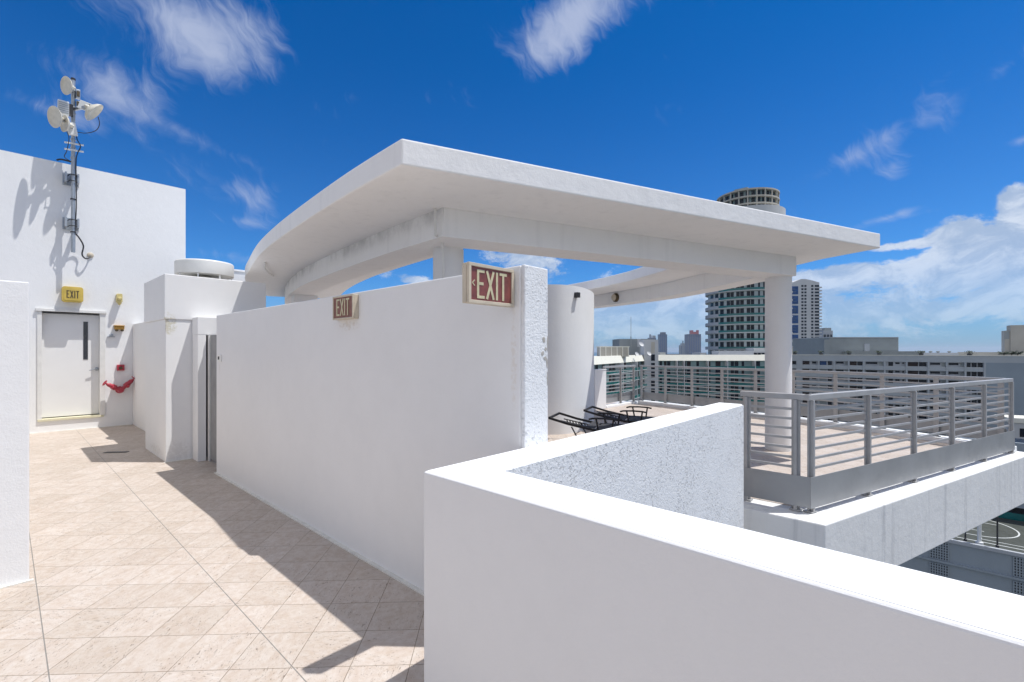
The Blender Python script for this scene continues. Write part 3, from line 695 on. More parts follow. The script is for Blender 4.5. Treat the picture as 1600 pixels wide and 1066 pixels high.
for sx, dx_ in ((-1, .235), (1, .20)):
    d = Vector((sx * dx_, -.03, (.22 if sx > 0 else .15))); e1 = c0 + d
    br = BM(); tube(br, [c0, c0 + d * .35, c0 + d * .36, c0 + d * .62, c0 + d * .63, c0 + d * .85, e1], [.038, .038, .054, .054, .044, .040, .020], 14)
    tube(br, [c0 + d * .50, c0 + d * .50 + Vector((0, -.09, -.03))], .034, 12)
    bo = obj('branch', br, 'red', t, smooth=True)
    hw = BM(); pts = []
    dn = d.normalized(); s_ = dn.orthogonal().normalized(); u_ = dn.cross(s_); hc = e1 + dn * .03
    tube(hw, [hc + (s_ * math.cos(k * math.pi / 8) + u_ * math.sin(k * math.pi / 8)) * .055 for k in range(17)], .009, 8)
    tube(hw, [hc - s_ * .055, hc + s_ * .055], .007, 6); tube(hw, [hc - u_ * .055, hc + u_ * .055], .007, 6); tube(hw, [e1, hc], .012, 8)
    obj('handwheel', hw, 'red', bo, smooth=True)
t = thing('wall_switch', 'small white key switch plate at the far end of the long wall', 'switch', (1.87, 6.82, 1.5))
obj('plate', box(BM(), 1.866, 1.88, 6.75, 6.90, 1.46, 1.545), 'ventwhite', t, bevel=.003)
obj('key', box(BM(), 1.860, 1.867, 6.81, 6.85, 1.485, 1.525), 'dark', t)
t = thing('floor_drain', 'dark slotted drain set in the tiles near the door', 'drain', (1.0, 9.6, 0))
bm = BM(); bar(bm, (1.07, 9.66, .004), (1.32, 9.44, .004), .08, .004); obj('channel', bm, 'dark', t)
d0 = Vector((1.07, 9.66, .008)); d1 = Vector((1.32, 9.44, .008)); sx_ = Vector((d1 - d0)).normalized(); sy_ = Vector((-sx_.y, sx_.x, 0))
bm = BM()
for k in range(14):
    p = d0 + (d1 - d0) * (k + .5) / 14; bar(bm, p - sy_ * .04, p + sy_ * .04, .008, .004)
obj('grate', bm, 'greydoor', t)

# ---------------------------------------------------------------- antenna mast
am = thing('antenna_mast', 'grey steel mast clamped to the tall white wall above the exit door', 'mast', (.93, 12.66, 3.55))
MX, MY = .93, 12.68
obj('pole', lathe(BM(), (MX, MY, 0), (0, 0, 1), [(.033, 3.55), (.034, 3.56), (.034, 6.98)], 20), 'galv', am, smooth=True)
obj('cap', lathe(BM(), (MX, MY, 0), (0, 0, 1), [(.037, 6.96), (.037, 7.0), (.02, 7.01)], 20), 'dark', am)
for z in (5.02, 4.13):
    b_ = BM(); box(b_, MX - .14, MX + .10, 12.88, 12.9, z - .11, z + .13)
    box(b_, MX - .12, MX - .09, MY - .02, 12.88, z - .08, z + .1); box(b_, MX + .06, MX + .09, MY - .02, 12.88, z - .08, z + .1)
    bk_ = obj('wall_bracket', b_, 'galv', am)
    for dz_ in (-.06, .06):
        b2 = BM(); tube(b2, [(MX - .07, 12.8, z + dz_), (MX - .05, MY - .04, z + dz_), (MX, MY - .055, z + dz_), (MX + .05, MY - .04, z + dz_), (MX + .07, 12.8, z + dz_)], .008, 8)
        obj('u_bolt', b2, 'dark', bk_)
for z in (5.62, 5.78, 5.42, 6.42, 6.30, 6.75, 4.6, 3.95):
    obj('clamp', lathe(BM(), (MX, MY, 0), (0, 0, 1), [(.043, z - .012), (.045, z), (.043, z + .012)], 16), 'galv' if z > 5 else 'dark', am)
bm = BM()
for z in (5.55, 5.68): bar(bm, (MX - .13, MY - .05, z), (MX + .15, MY - .03, z + .03), .03, .025)
obj('cable_bracket', bm, 'radio', am)
def dish(label, c, axis, r, deep=.055, radio=True, arm=None, mat='dish'):
    t = thing('dish_antenna', label, 'dish antenna', tuple(c), group='dish antennas on the mast')
    axis = Vector(axis).normalized(); c = Vector(c)
    obj('reflector', lathe(BM(), c, -axis, [(.004, deep * .2), (r * .5, deep * .12), (r * .85, -.0), (r, -deep * .32), (r * 1.03, -deep * .30), (r * 1.02, -deep * .2), (r * .88, deep * .3), (r * .6, deep * .75), (r * .25, deep * 1.1), (.01, deep * 1.15)], 32), mat, t, smooth=True)
    if radio: obj('feed_housing', lathe(BM(), c - axis * deep * .9, -axis, [(.045, 0), (.045, .045), (.03, .05), (.025, .08)], 18), mat, t, smooth=True)
    if arm is not None:
        b_ = BM(); bar(b_, c - axis * (deep + .03), arm, .035, .05); obj('arm', b_, 'galv', t)
    return t
dish('upper white dish antenna left of the mast top', (.825, 12.45, 6.72), (-.93, -.40, -.15), .165, arm=(MX, MY, 6.72))
dish('largest lower white dish antenna on the far left of the mast', (.66, 12.38, 6.03), (-.9, -.42, -.2), .19, arm=(MX, MY, 6.03))
dish('white dish antenna close against the left of the mast', (.80, 12.46, 5.98), (-.95, -.3, -.05), .155, arm=(MX, MY, 5.98))
dish('white dish antenna pointing right from the mast', (1.20, 12.36, 6.33), (.78, -.15, -.6), .205, deep=.085, arm=(MX, MY, 6.38))
t = thing('radio_unit', 'white rectangular radio on the right of the mast', 'radio', (1.08, 12.6, 6.4))
bm = BM(); bar(bm, (1.00, 12.50, 6.46), (1.20, 12.42, 6.40), .03, .17); obj('housing', bm, 'radio', t, bevel=.006)
bm = BM()
for k in (0, 1): box(bm, 1.135, 1.15, 12.405, 12.43, 6.38 + k * .07, 6.40 + k * .07)
obj('screws', bm, 'dark', t)
t = thing('radio_unit', 'grey boxy radio on the left of the mast between the dishes', 'radio', (.82, 12.55, 6.3))
bm = BM(); box(bm, .70, .86, 12.50, 12.62, 6.18, 6.44); obj('housing', bm, 'radio', t, bevel=.01)
bm = BM()
for k in range(6): box(bm, .705, .855, 12.485, 12.50, 6.20 + k * .038, 6.212 + k * .038)
obj('cooling_fins', bm, 'galv', t)
bm = BM(); box(bm, .86, .92, 12.53, 12.66, 6.22, 6.42); obj('mount', bm, 'dark', t)
t = thing('radio_unit', 'white slanted radio box in front of the mast beside the lower dishes', 'radio', (.9, 12.58, 6))
bm = BM(); bar(bm, (.885, 12.60, 6.08), (.925, 12.60, 5.84), .05, .14, (1, 0, 0)); obj('housing', bm, 'radio', t, bevel=.008)
t = thing('radio_unit', 'dark junction boxes clamped near the top of the mast', 'radio', (.99, 12.65, 6.6))
bm = BM(); box(bm, .965, 1.03, 12.60, 12.72, 6.62, 6.78); box(bm, .97, 1.06, 12.62, 12.70, 6.45, 6.56); obj('housing', bm, 'galv', t, bevel=.006)
bm = BM(); box(bm, .975, 1.02, 12.585, 12.60, 6.64, 6.74); box(bm, .98, 1.05, 12.60, 12.62, 6.47, 6.54); obj('cover', bm, 'ink', t)
def cable(label, pts, r=.009):
    tag(obj('cable', tube(BM(), [(*p,) if len(p) == 3 else p for p in smooth_curve(pts, 6)], r, 8), 'dark', smooth=True), label, 'cable', 'black cables on the mast')
cable('thick black cable curling from the mast foot into the wall', [(.955, 12.72, 3.95), (1.03, 12.78, 3.86), (1.09, 12.80, 3.72), (1.07, 12.80, 3.55), (1.12, 12.80, 3.47), (1.18, 12.84, 3.50), (1.205, 12.895, 3.56)], .013)
cable('black cable looping below the right-hand dish', [(.96, 12.62, 5.93), (1.10, 12.45, 5.90), (1.24, 12.38, 5.98), (1.29, 12.36, 6.12), (1.27, 12.36, 6.25)], .007)
cable('black cables bundled down the right of the mast', [(.975, 12.64, 6.0), (.98, 12.62, 5.8), (1.03, 12.60, 5.66), (.985, 12.63, 5.5), (.97, 12.66, 5.3), (.975, 12.66, 4.5), (.95, 12.66, 3.9)], .009)
cable('black cable from the lower left dish to the mast', [(.82, 12.52, 5.88), (.86, 12.54, 5.75), (.83, 12.56, 5.5), (.80, 12.6, 5.38), (.90, 12.62, 5.32)], .007)
cable('short black pigtail lying on top of the wall left of the mast', [(.70, 12.80, 5.345), (.76, 12.78, 5.37), (.84, 12.74, 5.36), (.92, 12.70, 5.34)], .017)
t = thing('cable_boot', 'small round rubber boot where the mast cable enters the wall', 'cable entry', (1.2, 12.89, 3.56))
obj('boot', lathe(BM(), (1.205, 12.9, 3.565), (0, -1, 0), [(.055, 0), (.05, .02), (.02, .035)], 16), 'cream', t, smooth=True)

# ================================================================= THE CITY
GZ = -40; HAZE = .00009
tag(obj('ground', prism(BM(), [(3200 * math.cos(k * math.pi / 16), 3200 * math.sin(k * math.pi / 16)) for k in range(32)], GZ - 1, GZ), 'ground'), kind='structure')
tag(obj('ocean', prism(BM(), [(13000 * math.cos(k * math.pi / 32), 13000 * math.sin(k * math.pi / 32)) for k in range(64)], GZ - 3, GZ - 1.1), 'sea'), kind='structure')
# the building the terrace stands on
hb_ = thing('host_building', 'white building carrying the roof terrace', 'building', (0, 6, GZ))
obj('wall', prism(BM(), [(-4, -5.8), (1.0, -5.8), (1.0, 2.2), (5.3, 2.2), (10.5, 2.6), (12, 9), (11.6, 14.2), (-4, 14.2)], GZ, -.72), 'wall', hb_)

class Facade:
    """local frame on a facade: s along it (left to right as seen), d outwards, z up"""
    def __init__(f, p0, p1, flip=False):
        f.p0 = Vector(cw(*p0)); f.p1 = Vector(cw(*p1)); f.L = (f.p1 - f.p0).length; f.t = (f.p1 - f.p0) / f.L
        f.n = Vector((f.t.y, -f.t.x))       # outwards = right of the direction of travel (towards the viewer)
    def P(f, s, d): v = f.p0 + f.t * s + f.n * d; return (v.x, v.y)
    def box(f, bm, s0, s1, d0, d1, z0, z1):
        return prism(bm, [f.P(s0, d0), f.P(s0, d1), f.P(s1, d1), f.P(s1, d0)][::-1], z0, z1)
    def spx(f, px):                        # where the sight line at that column meets the facade
        tx = (px - 800) / 730; r = Vector(cw(tx, 1.))
        # p0 + t*s = r*k
        det = f.t.x * (-r.y) + r.x * f.t.y
        return (-f.p0.x * (-r.y) - r.x * (f.p0.y)) / det
# ---- long white apartment block
Fl = Facade((99.5, 165), (170, 115.9))
ab = thing('apartment_block', 'long low white apartment block with recessed window bays behind the railing', 'building', (*Fl.P(20, 0), GZ))
SL = Fl.spx; sA = SL(1150); sE = 86.
pit = 2.72; topz = .02; nfl = 8
obj('parapet', Fl.box(BM(), sA, sE, -.1, .0, -1.95, topz), 'cw_block', ab)
obj('parapet_cap', Fl.box(BM(), sA, sE, -.35, .12, topz, topz + .18), 'cw_bright', ab)
obj('core', Fl.box(BM(), sA, sE, -18, -1.1, GZ, -.4), 'cw_blue', ab)
piers = [SL(p) for p in (1246, 1279.3, 1303.6, 1326.4, 1350, 1382.6, 1417, 1451, 1480, 1508.8)]
obj('blank_wall', Fl.box(BM(), SL(1539.5), sE, -1.1, .0, GZ, -1.95), 'cw_blank', ab)
obj('end_wall', Fl.box(BM(), SL(1244.5), SL(1253.5), -1.1, .0, GZ, -1.95), 'cw_block', ab)
for i in range(nfl):
    z = -1.95 - pit * i
    obj('spandrel', Fl.box(BM(), sA, SL(1539.4), -1.0, -.03, z - pit, z - 1.42), 'cw_block', ab)
for s in piers[1:] + [SL(1539)]:
    obj('pier', Fl.box(BM(), s - .22, s + .22, -1.1, .12, GZ, -1.95), 'cw_block', ab)
rnd = random.Random(3)
bays = [(1233, 1243.7, 'g'), (1254, 1278, 'w'), (1281, 1302, 'd'), (1305.5, 1324.5, 'n'), (1328, 1348, 'b'), (1352, 1380.5, 'n'), (1384.5, 1415, 'd2'), (1419, 1449, 'b'), (1453, 1478, 'n'), (1482, 1507, 'n'), (1511, 1537, 't')]
for i in range(nfl):
    z = -1.95 - pit * i
    for a, b_, k in bays:
        s0, s1 = SL(a), SL(b_); w = s1 - s0; D0, D1 = -1.1, -1.03
        def win(u0, u1, zt, zb, mt='glass'):
            o = obj('window', Fl.box(BM(), s0 + w * u0, s0 + w * u1, D0, D1, z - zb, z - zt), mt, ab)
        if k == 'g': win(0, 1, .15, 1.35)
        if k == 'w': win(0, .45, .1, 1.3, 'brownglass'); win(.62, .88, .25, .95)
        if k == 'd': win(.0, .5, .1, 1.4, 'blueglass' if i == 0 else 'cw_grey'); win(.60, .9, .05, 1.42)
        if k == 'n': win(.06, .68, .2, .85); win(.78, .98, .25, 1.3, 'cw_grey')
        if k == 'b': win(.0, .55, .1, 1.35, 'brownglass'); win(.6, .98, .1, 1.35)
        if k == 'd2': win(.14, .38, .1, 1.42); win(.50, .72, .2, .75); win(.86, .94, .2, .75)
        if k == 't': win(.0, .27, .05, 1.42); win(.34, .64, .05, 1.42); win(.70, 1., .05, 1.42)
# solid panels under the deep bays of the top floor (lower half of each tall bay)
# roof things of the block
for k, px in enumerate((1242, 1283, 1327, 1374, 1440, 1516)):
    s = SL(px); x, y = Fl.P(s, -.8)
    t = thing('roof_planter', ['dark planter at the roof edge nearest the column', 'second dark planter from the column on the far roof edge', 'dark planter below the left part of the grey roof block', 'dark planter below the right part of the grey roof block', 'dark planter right of the grey roof block', 'rightmost dark planter on the beige roof strip'][k], 'planter', (x, y, .2), group='dark planters along the far roof edge')
    bm = BM(); lathe(bm, (x, y, .2), (0, 0, 1), [(.5, 0), (.7, .5), (.65, .52)], 10); obj('pot', bm, 'dark', t)
    bm = BM(); r2 = random.Random(k)
    for j in range(70):
        p = Vector((x, y, .8)) + Vector((r2.gauss(0, .45), r2.gauss(0, .45), r2.random() * .7)); d = Vector((r2.gauss(0, 1), r2.gauss(0, 1), r2.gauss(0, .6))).normalized() * .28; e = d.orthogonal().normalized() * .10
        bm.faces.new([bm.verts.new(p - d), bm.verts.new(p + e), bm.verts.new(p + d), bm.verts.new(p - e)])
    obj('leaves', bm, 'leaf', t)
t = thing('roof_enclosure', 'low beige roof wall on the right part of the long block', 'roof wall', (*Fl.P(SL(1520), -6), 0))
obj('wall', Fl.box(BM(), SL(1503), sE, -6, -5.6, -.3, 1.15), 'cw_beige', t)
t = thing('roof_enclosure', 'low white roof wall in the middle of the long block', 'roof wall', (*Fl.P(SL(1450), -4), 0))
obj('wall', Fl.box(BM(), SL(1446), SL(1502), -4, -3.6, -.3, .95), 'cw_white', t)
for k, px in enumerate((1458, 1470, 1488)):
    x, y = Fl.P(SL(px), -4.6); bm = BM(); lathe(bm, (x, y, 0), (0, 0, 1), [(.3, -.3), (.3, 1.1), (.45, 1.15), (.45, 1.4), (.1, 1.5)], 12)
    tag(obj('roof_vent', bm, 'cw_grey'), ['left grey vent', 'middle grey vent', 'right grey vent'][k] + ' on the low white roof wall of the long block', 'vent', 'grey roof vents')
t = thing('roof_room', 'beige lift room on the roof at the right edge of the picture', 'roof room', (*Fl.P(SL(1590), -8), 0))
obj('tall_part', Fl.box(BM(), SL(1592.5), SL(1592.5) + 9, -12, -8, -.4, 9.2), 'cw_beige', t)
obj('low_part', Fl.box(BM(), SL(1583), SL(1592.5), -11.5, -8.3, -.4, 7.6), 'cw_beige', t)
obj('louvre', Fl.box(BM(), SL(1583.2), SL(1591), -8.3, -8.2, 5.1, 7.4), 'cw_grey', t)
for k, px in enumerate((1572, 1584, 1594)):
    x, y = Fl.P(SL(px), -2); t = thing('roof_shrub', ['small round shrub left of the beige lift room', 'wide shrub in front of the beige lift room', 'tall spiky shrub at the right edge of the picture'][k], 'shrub', (x, y, 0), group='dark shrubs on the far roof')
    bm = BM(); tube(bm, [(x, y, -.3), (x, y, .8)], .12, 6); obj('stem', bm, 'ink', t)
    bm = BM(); r2 = random.Random(k + 20)
    for j in range(260):
        th = r2.random() * 6.283; L_ = .5 + r2.random() * 1.1; d = Vector((math.cos(th), math.sin(th), r2.random() * .9 - .15)).normalized(); p = Vector((x, y, .6)) + d * L_ * .5 * r2.random() * 2; e = d.orthogonal().normalized() * .07; d2 = d * (.4 + .3 * r2.random())
        bm.faces.new([bm.verts.new(p - d2 * .4), bm.verts.new(p + e), bm.verts.new(p + d2), bm.verts.new(p - e)])
    obj('leaves', bm, 'leaf', t)
# ---- grey block behind
def simple(px0, px1, Y, z0, z1, depth):
    x0 = (px0 - 800) / 730 * Y; x1 = (px1 - 800) / 730 * Y
    return [cw(x0, Y), cw(x1, Y), cw(x1, Y + depth), cw(x0, Y + depth)]
t = thing('grey_block', 'flat grey windowless block beyond the long white apartment block', 'building', (*cw(240, 300), GZ))
obj('wall', prism(BM(), simple(1296, 1404, 300, 0, 0, 60), GZ, 9.8), 'cw_grey', t)
obj('wing', prism(BM(), simple(1288, 1296, 299, 0, 0, 30), GZ, 8.8), 'cw_grey', t)
obj('light_panel', prism(BM(), simple(1351, 1359, 299.5, 0, 0, 1), GZ, 6.0), 'cw_blue', t)
obj('roof_edge', prism(BM(), simple(1295.8, 1404.3, 299.6, 0, 0, 61), 9.8, 10.3), 'cw_blue', t)
obj('lower_roof', prism(BM(), simple(1330, 1446, 292, 0, 0, 7), GZ, 1.2), 'roofgrey', t)
t = thing('stepped_hotel', 'small pale stepped building just right of the blue and white tower', 'building', (*cw(340, 520), GZ))
obj('wall', prism(BM(), simple(1282, 1303, 520, 0, 0, 20), GZ, 14), 'cw_blue', t)
obj('upper', prism(BM(), simple(1286, 1301.5, 521, 0, 0, 18), 14, 24), 'cw_blue', t)
obj('crown', prism(BM(), simple(1288, 1299, 522, 0, 0, 16), 24, 27), 'cw_grey', t)
for k in range(6): obj('window', prism(BM(), simple(1288 + (k % 3) * 5, 1290.5 + (k % 3) * 5, 519.7, 0, 0, .4), 8 + (k // 3) * 8, 11.5 + (k // 3) * 8), 'glass', t)

# ---- left apartment building with green balconies
lb_ = thing('balcony_building', 'low building with bright flat parapets and green glass balconies behind the left railing', 'building', (*cw(55, 160), GZ))
F1 = Facade((11, 101), (46.6, 163)); F2 = Facade((50.3, 165), (94, 165))
for F, s0, s1 in ((F1, 0, F1.L), (F2, 0, F2.L)):
    c_ = BM(); a0, b0 = F.P(s0, 0), F.P(s1, 0); a1, b1 = F.P(s0, -1.2), F.P(s1, -1.2); zt, zb = .12, -1.95
    hexa(c_, [(*F.P(s0, .25), zb), (*F.P(s1, .25), zb), (*b1, zb), (*a1, zb), (*F.P(s0, -.55), zt), (*F.P(s1, -.55), zt), (*b1, zt), (*a1, zt)])
    obj('parapet', c_, 'cw_bright', lb_)
    obj('core', F.box(BM(), s0 - 1, s1, -14, -1.2, GZ, -.2), 'cw_white', lb_)
rr = random.Random(5); storey = 2.92
for F, nm in ((F1, 0), (F2, 1)):
    S = F.spx
    if nm == 0: cols = [(936, 940), (946, 950), (957, 961), (962, 966), (974, 978), (979, 983), (994, 998), (999, 1003)]
    else: cols = [(1032, 1036), (1039, 1043), (1044, 1049), (1058, 1062), (1070, 1074), (1075, 1081), (1090, 1094), (1108, 1112), (1120, 1128), (1136, 1138), (1144, 1149), (1150, 1156), (1161, 1165), (1180, 1190)]
    for i in range(5 if nm else 4):
        z = -1.95 - storey * i
        bl = obj('balcony', F.box(BM(), S(932) if nm == 0 else 0, F.L if nm == 0 else F.L, -.02, 1.15, z - storey + .0, z - storey + .16), 'cw_white', lb_)
        obj('glass_rail', F.box(BM(), S(932) if nm == 0 else .1, F.L - .1, 1.05, 1.10, z - storey + .16, z - storey + 1.02), 'green', bl)
        obj('panel_wall', F.box(BM(), S(932) if nm == 0 else 0, F.L, -1.19, -1.0, z - storey + .16, z), 'teal', lb_)
        for a, b_ in cols:
            obj('window', F.box(BM(), S(a), S(b_), -1.0, -.95, z - storey + .5, z - .25), 'glass' if rr.random() < .75 else 'brownglass', lb_)
    for px in ([968, 991] if nm == 0 else [1057, 1068, 1105, 1135, 1178]):
        obj('fin', F.box(BM(), S(px) - .12, S(px) + .12, -1.0, 1.2, -18, -1.95), 'cw_white', lb_)
Fp = Facade((46.9, 160.5), (50.3, 160.5))
pt = thing('stair_pier', 'slim white stair pier rising between the two bright parapets', 'stair pier', (*cw(48, 161), GZ))
obj('wall', Fp.box(BM(), -1.4, Fp.L, -6, 0, GZ, 5.35), 'cw_white', pt)
obj('recess', Fp.box(BM(), .9, 2.2, 0, .05, .6, 4.6), 'cw_beige', pt)
for i in range(7):
    obj('window', Fp.box(BM(), .9, 2.2, 0, .06, -1.9 - 2.92 * i, .3 - 2.92 * i), 'glass', pt)
rb = thing('roof_block', 'grey roof block behind the left bright parapet', 'roof block', (*cw(45, 175), 0))
obj('wall', prism(BM(), simple(968, 1023, 172, 0, 0, 12), -.3, 5.9), 'cw_grey', rb)
obj('light_strip', prism(BM(), simple(996, 1001, 171.9, 0, 0, .3), 3.0, 5.85), 'cw_white', rb)
t = thing('cooling_unit', 'long ribbed beige air conditioning unit on the left roof', 'air conditioner', (*cw(25, 140), 0))
obj('housing', prism(BM(), simple(937.5, 983, 140, 0, 0, 5), -.2, 2.6), 'cw_beige', t)
obj('lid', prism(BM(), simple(937, 984, 139.8, 0, 0, 5.4), 2.6, 2.9), 'cw_bright', t)
for k in range(6): obj('rib', prism(BM(), simple(937.5 + k * 8.8, 938.7 + k * 8.8, 139.7, 0, 0, .3), -.2, 2.6), 'cw_bright', t)
def sat(px, py, Y, r, label):
    x, y = cw((px - 800) / 730 * Y, Y); z = 1.6 + (548 - py) / 730 * Y
    t = thing('satellite_dish', label, 'satellite dish', (x, y, z), group='satellite dishes on the left roof')
    ax = Vector((-.3, -.8, .6)).normalized()
    obj('reflector', lathe(BM(), (x, y, z), -ax, [(.01, .05), (r * .6, .02), (r, -r * .25), (r * 1.02, -r * .2), (r * .6, r * .15), (.05, r * .25)], 20), 'cw_white', t, smooth=True)
    bm = BM(); tube(bm, [(x, y + .3, z), (x, y + .4, -.1)], .09, 8); obj('post', bm, 'cw_grey', t)
sat(1002, 538.5, 150, .85, 'raised satellite dish in front of the grey roof block')
sat(1014, 553, 152, .8, 'low white satellite dish next to the stair pier')
sat(995, 553.5, 148, .7, 'white satellite dish left of the raised dish')
bm = BM(); x, y = cw((986 - 800) / 730 * 171, 171); tube(bm, [(x, y, 3), (x, y, 14)], .09, 6); tube(bm, [(x, y, 3), (x, y, 6.8)], .2, 6)
tag(obj('whip_antenna', bm, 'cw_grey'), 'thin whip antenna standing on the grey roof block', 'antenna')

# ---- round tower
CT = Vector(cw((1168 - 800) / 730 * 192, 192)); toC = -CT.normalized()
M['tw'] = plain('round_tower_paint', (.50, .55, .54), .8, var=.10, scale=.12)
rt = thing('round_tower', 'tall round apartment tower with green glass balconies and a ringed crown', 'tower', (CT.x, CT.y, GZ))
base_ang = math.atan2(toC.y, toC.x)
def ringpts(r, n=56, a0=0, a1=2 * math.pi): return [(CT.x + r * math.cos(a0 + (a1 - a0) * k / n), CT.y + r * math.sin(a0 + (a1 - a0) * k / n)) for k in range(n if a1 - a0 > 6.28 else n + 1)]
RT = 14.9; fl = 3.22
obj('wall', prism(BM(), ringpts(RT), GZ, 52), 'tw', rt, smooth=True)
for i in range(16):
    z = -1.2 + fl * i
    sl = obj('balcony', prism(BM(), ringpts(RT + 1.1), z, z + .26), 'cw_white', rt)
    A = ringpts(RT + 1.05, 40, base_ang - 1.6, base_ang + 1.02); obj('glass_rail', strip(BM(), A, ringpts(RT + .98, 40, base_ang - 1.6, base_ang + 1.02), z + .26, z + 1.08), 'green', sl)
    A = ringpts(RT + 1.50, 24, base_ang + 1.02 - 2 * math.pi, base_ang - 1.6); 
    # solid pale parapet round the left-hand side
    A = ringpts(RT + 1.47, 16, base_ang - 2.4, base_ang - .62) if False else None
cnt = 0; rest = BM()
cols_ = []
for p0_, p1_ in ((1112, 1117), (1120, 1125), (1128, 1133.5), (1138, 1143), (1143.7, 1148.5), (1152, 1157), (1157.7, 1163), (1167, 1172), (1172.7, 1177.5), (1183, 1185.5), (1190, 1193), (1196, 1200), (1206, 1211), (1217, 1221)):
    aa = [math.asin(max(-.99, min(.99, (p - 1168) * .2425 / RT))) for p in (p0_, p1_)]
    cols_.append((base_ang + aa[0], base_ang + aa[1]))
for k in range(16): cols_.append((base_ang + 1.45 + k * .215, base_ang + 1.58 + k * .215))
for i in range(16):
    z = -1.2 + fl * i
    for k, (a0, a1) in enumerate(cols_):
        A = [(CT.x + (RT + .03) * math.cos(a), CT.y + (RT + .03) * math.sin(a)) for a in (a0, (a0 + a1) / 2, a1)]; B = [(CT.x + (RT - .2) * math.cos(a), CT.y + (RT - .2) * math.sin(a)) for a in (a0, (a0 + a1) / 2, a1)]
        if i <= 8 and 2 <= k <= 11 and cnt < 100:
            obj('window', strip(BM(), A, B, z + .27, z + 3.0), 'glass', rt); cnt += 1
        else: strip(rest, A, B, z + .27, z + 3.0)
tag(obj('window_rows', rest, 'glass', rt), kind='stuff')
# left side: solid pale balcony fronts (as seen from the terrace this is the +x/-y or -x flank)
sgn = 1
for i in range(16):
    z = -1.2 + fl * i
    A = ringpts(RT + 1.13, 14, base_ang - sgn * 1.75, base_ang - sgn * .70) if sgn > 0 else []
    obj('balcony_front', strip(BM(), A, ringpts(RT + 1.0, 14, base_ang - 1.75, base_ang - .70), z - .02, z + 1.25), 'cw_blue', rt)
CR = 11.6
obj('crown_flange', prism(BM(), ringpts(13.6), 52.6, 57.4), 'cw_white', rt, smooth=True)
obj('crown_wall', prism(BM(), ringpts(CR - 1.6), 57.3, 65), 'teal', rt, smooth=True)
for z in (58.6, 61.4, 64.2): obj('crown_ring', prism(BM(), ringpts(CR), z, z + .55), 'cw_beige', rt)
for k in range(22):
    a = k * 2 * math.pi / 22; bm = BM(); p = (CT.x + (CR - .4) * math.cos(a), CT.y + (CR - .4) * math.sin(a)); tube(bm, [(*p, 56), (*p, 64.3)], .28, 6)
    obj('crown_post', bm, 'cw_beige', rt)
for k in range(14):
    a = base_ang - 1.4 + k * .2; bm = BM(); p = Vector((CT.x + (CR - 1.55) * math.cos(a), CT.y + (CR - 1.55) * math.sin(a)))
    frame_box(bm, p, (-math.sin(a), math.cos(a)), 1.2, .3, 56.4, 64.0); obj('crown_window', bm, 'glass', rt)
bm = BM(); box(bm, CT.x - 7, CT.x - 2, CT.y - 2, CT.y + 3, 64.7, 66.6); obj('plant_room', bm, 'cw_grey', rt)
# podium in front of the tower
t = thing('tower_podium', 'low pale podium at the foot of the round tower', 'building', (*cw(80, 172), GZ))
obj('wall', prism(BM(), simple(1123, 1178, 171, 0, 0, 6), GZ, 1.6), 'cw_blue', t)
for k in range(3): obj('window', prism(BM(), simple(1179 + k * 6, 1183 + k * 6, 170.8, 0, 0, 1), -2.5, .8), 'glass', t)
obj('wing', prism(BM(), simple(1178, 1200, 171.4, 0, 0, 6), GZ, 2.6), 'cw_white', t)

# ---- blue and white tower
Y2 = 430; k2 = Y2 / 730
F3 = Facade(((1228 - 800) * k2, Y2), ((1280.5 - 800) * k2, Y2))
bt = thing('blue_white_tower', 'tall white tower with blue glass strips and stepped balconies right of the column', 'tower', (*cw((1255 - 800) * k2, Y2), GZ))
def Z2(py): return 1.6 + (548 - py) * k2
S3 = F3.spx
obj('wall', F3.box(BM(), 0, F3.L, -22, 0, GZ, Z2(445)), 'cw_white', bt)
top = [(S3(1228), Z2(443)), (S3(1240), Z2(441)), (S3(1247), Z2(438)), (S3(1252), Z2(436)), (S3(1260), Z2(436.3)), (S3(1270), Z2(438.5)), (S3(1280.5), Z2(441.5)), (S3(1280.5), Z2(445)), (S3(1228), Z2(445))]
bm = BM(); fr_ = [bm.verts.new((*F3.P(s, 0), z)) for s, z in top]; bk_ = [bm.verts.new((*F3.P(s, -22), z)) for s, z in top]; bm.faces.new(fr_); bm.faces.new(bk_[::-1])
for i in range(len(top)): bm.faces.new((fr_[i], bk_[i], bk_[(i + 1) % len(top)], fr_[(i + 1) % len(top)]))
obj('curved_top', bm, 'cw_white', bt)
for i in range(21):
    y0 = 445.5 + i * 5.05
    for a, b_ in ((1252.2, 1255.5), (1257, 1260.2), (1267.6, 1271), (1273.2, 1280)):
        obj('window', F3.box(BM(), S3(a), S3(b_), 0, .12, Z2(y0 + 2.9), Z2(y0)), 'glass', bt)
    obj('balcony', F3.box(BM(), S3(1280.5), S3(1284.3), -3, .3, Z2(y0 + 4.6), Z2(y0 + 2.6)), 'cw_white', bt)
for i in range(7):
    y0 = 447.5 + i * 15.1
    w2 = obj('glass_strip', F3.box(BM(), S3(1233.5), S3(1247.2), 0, .2, Z2(y0 + 12.6), Z2(y0)), 'blueglass', bt)
    for j in (1, 2): obj('floor_line', F3.box(BM(), S3(1233.5), S3(1244), .2, .35, Z2(y0 + j * 4.2 + .5), Z2(y0 + j * 4.2)), 'fartower', w2)
t = thing('roof_shed', 'small beige roof shed at the foot of the blue and white tower', 'shed', (*cw(98, 168), 0))
obj('wall', prism(BM(), simple(1228, 1239, 168, 0, 0, 3), -.5, 3.0), 'cw_beige', t)
obj('roof', prism(BM(), simple(1227.7, 1239.3, 167.8, 0, 0, 3.4), 3.0, 3.15), 'cw_bright', t)

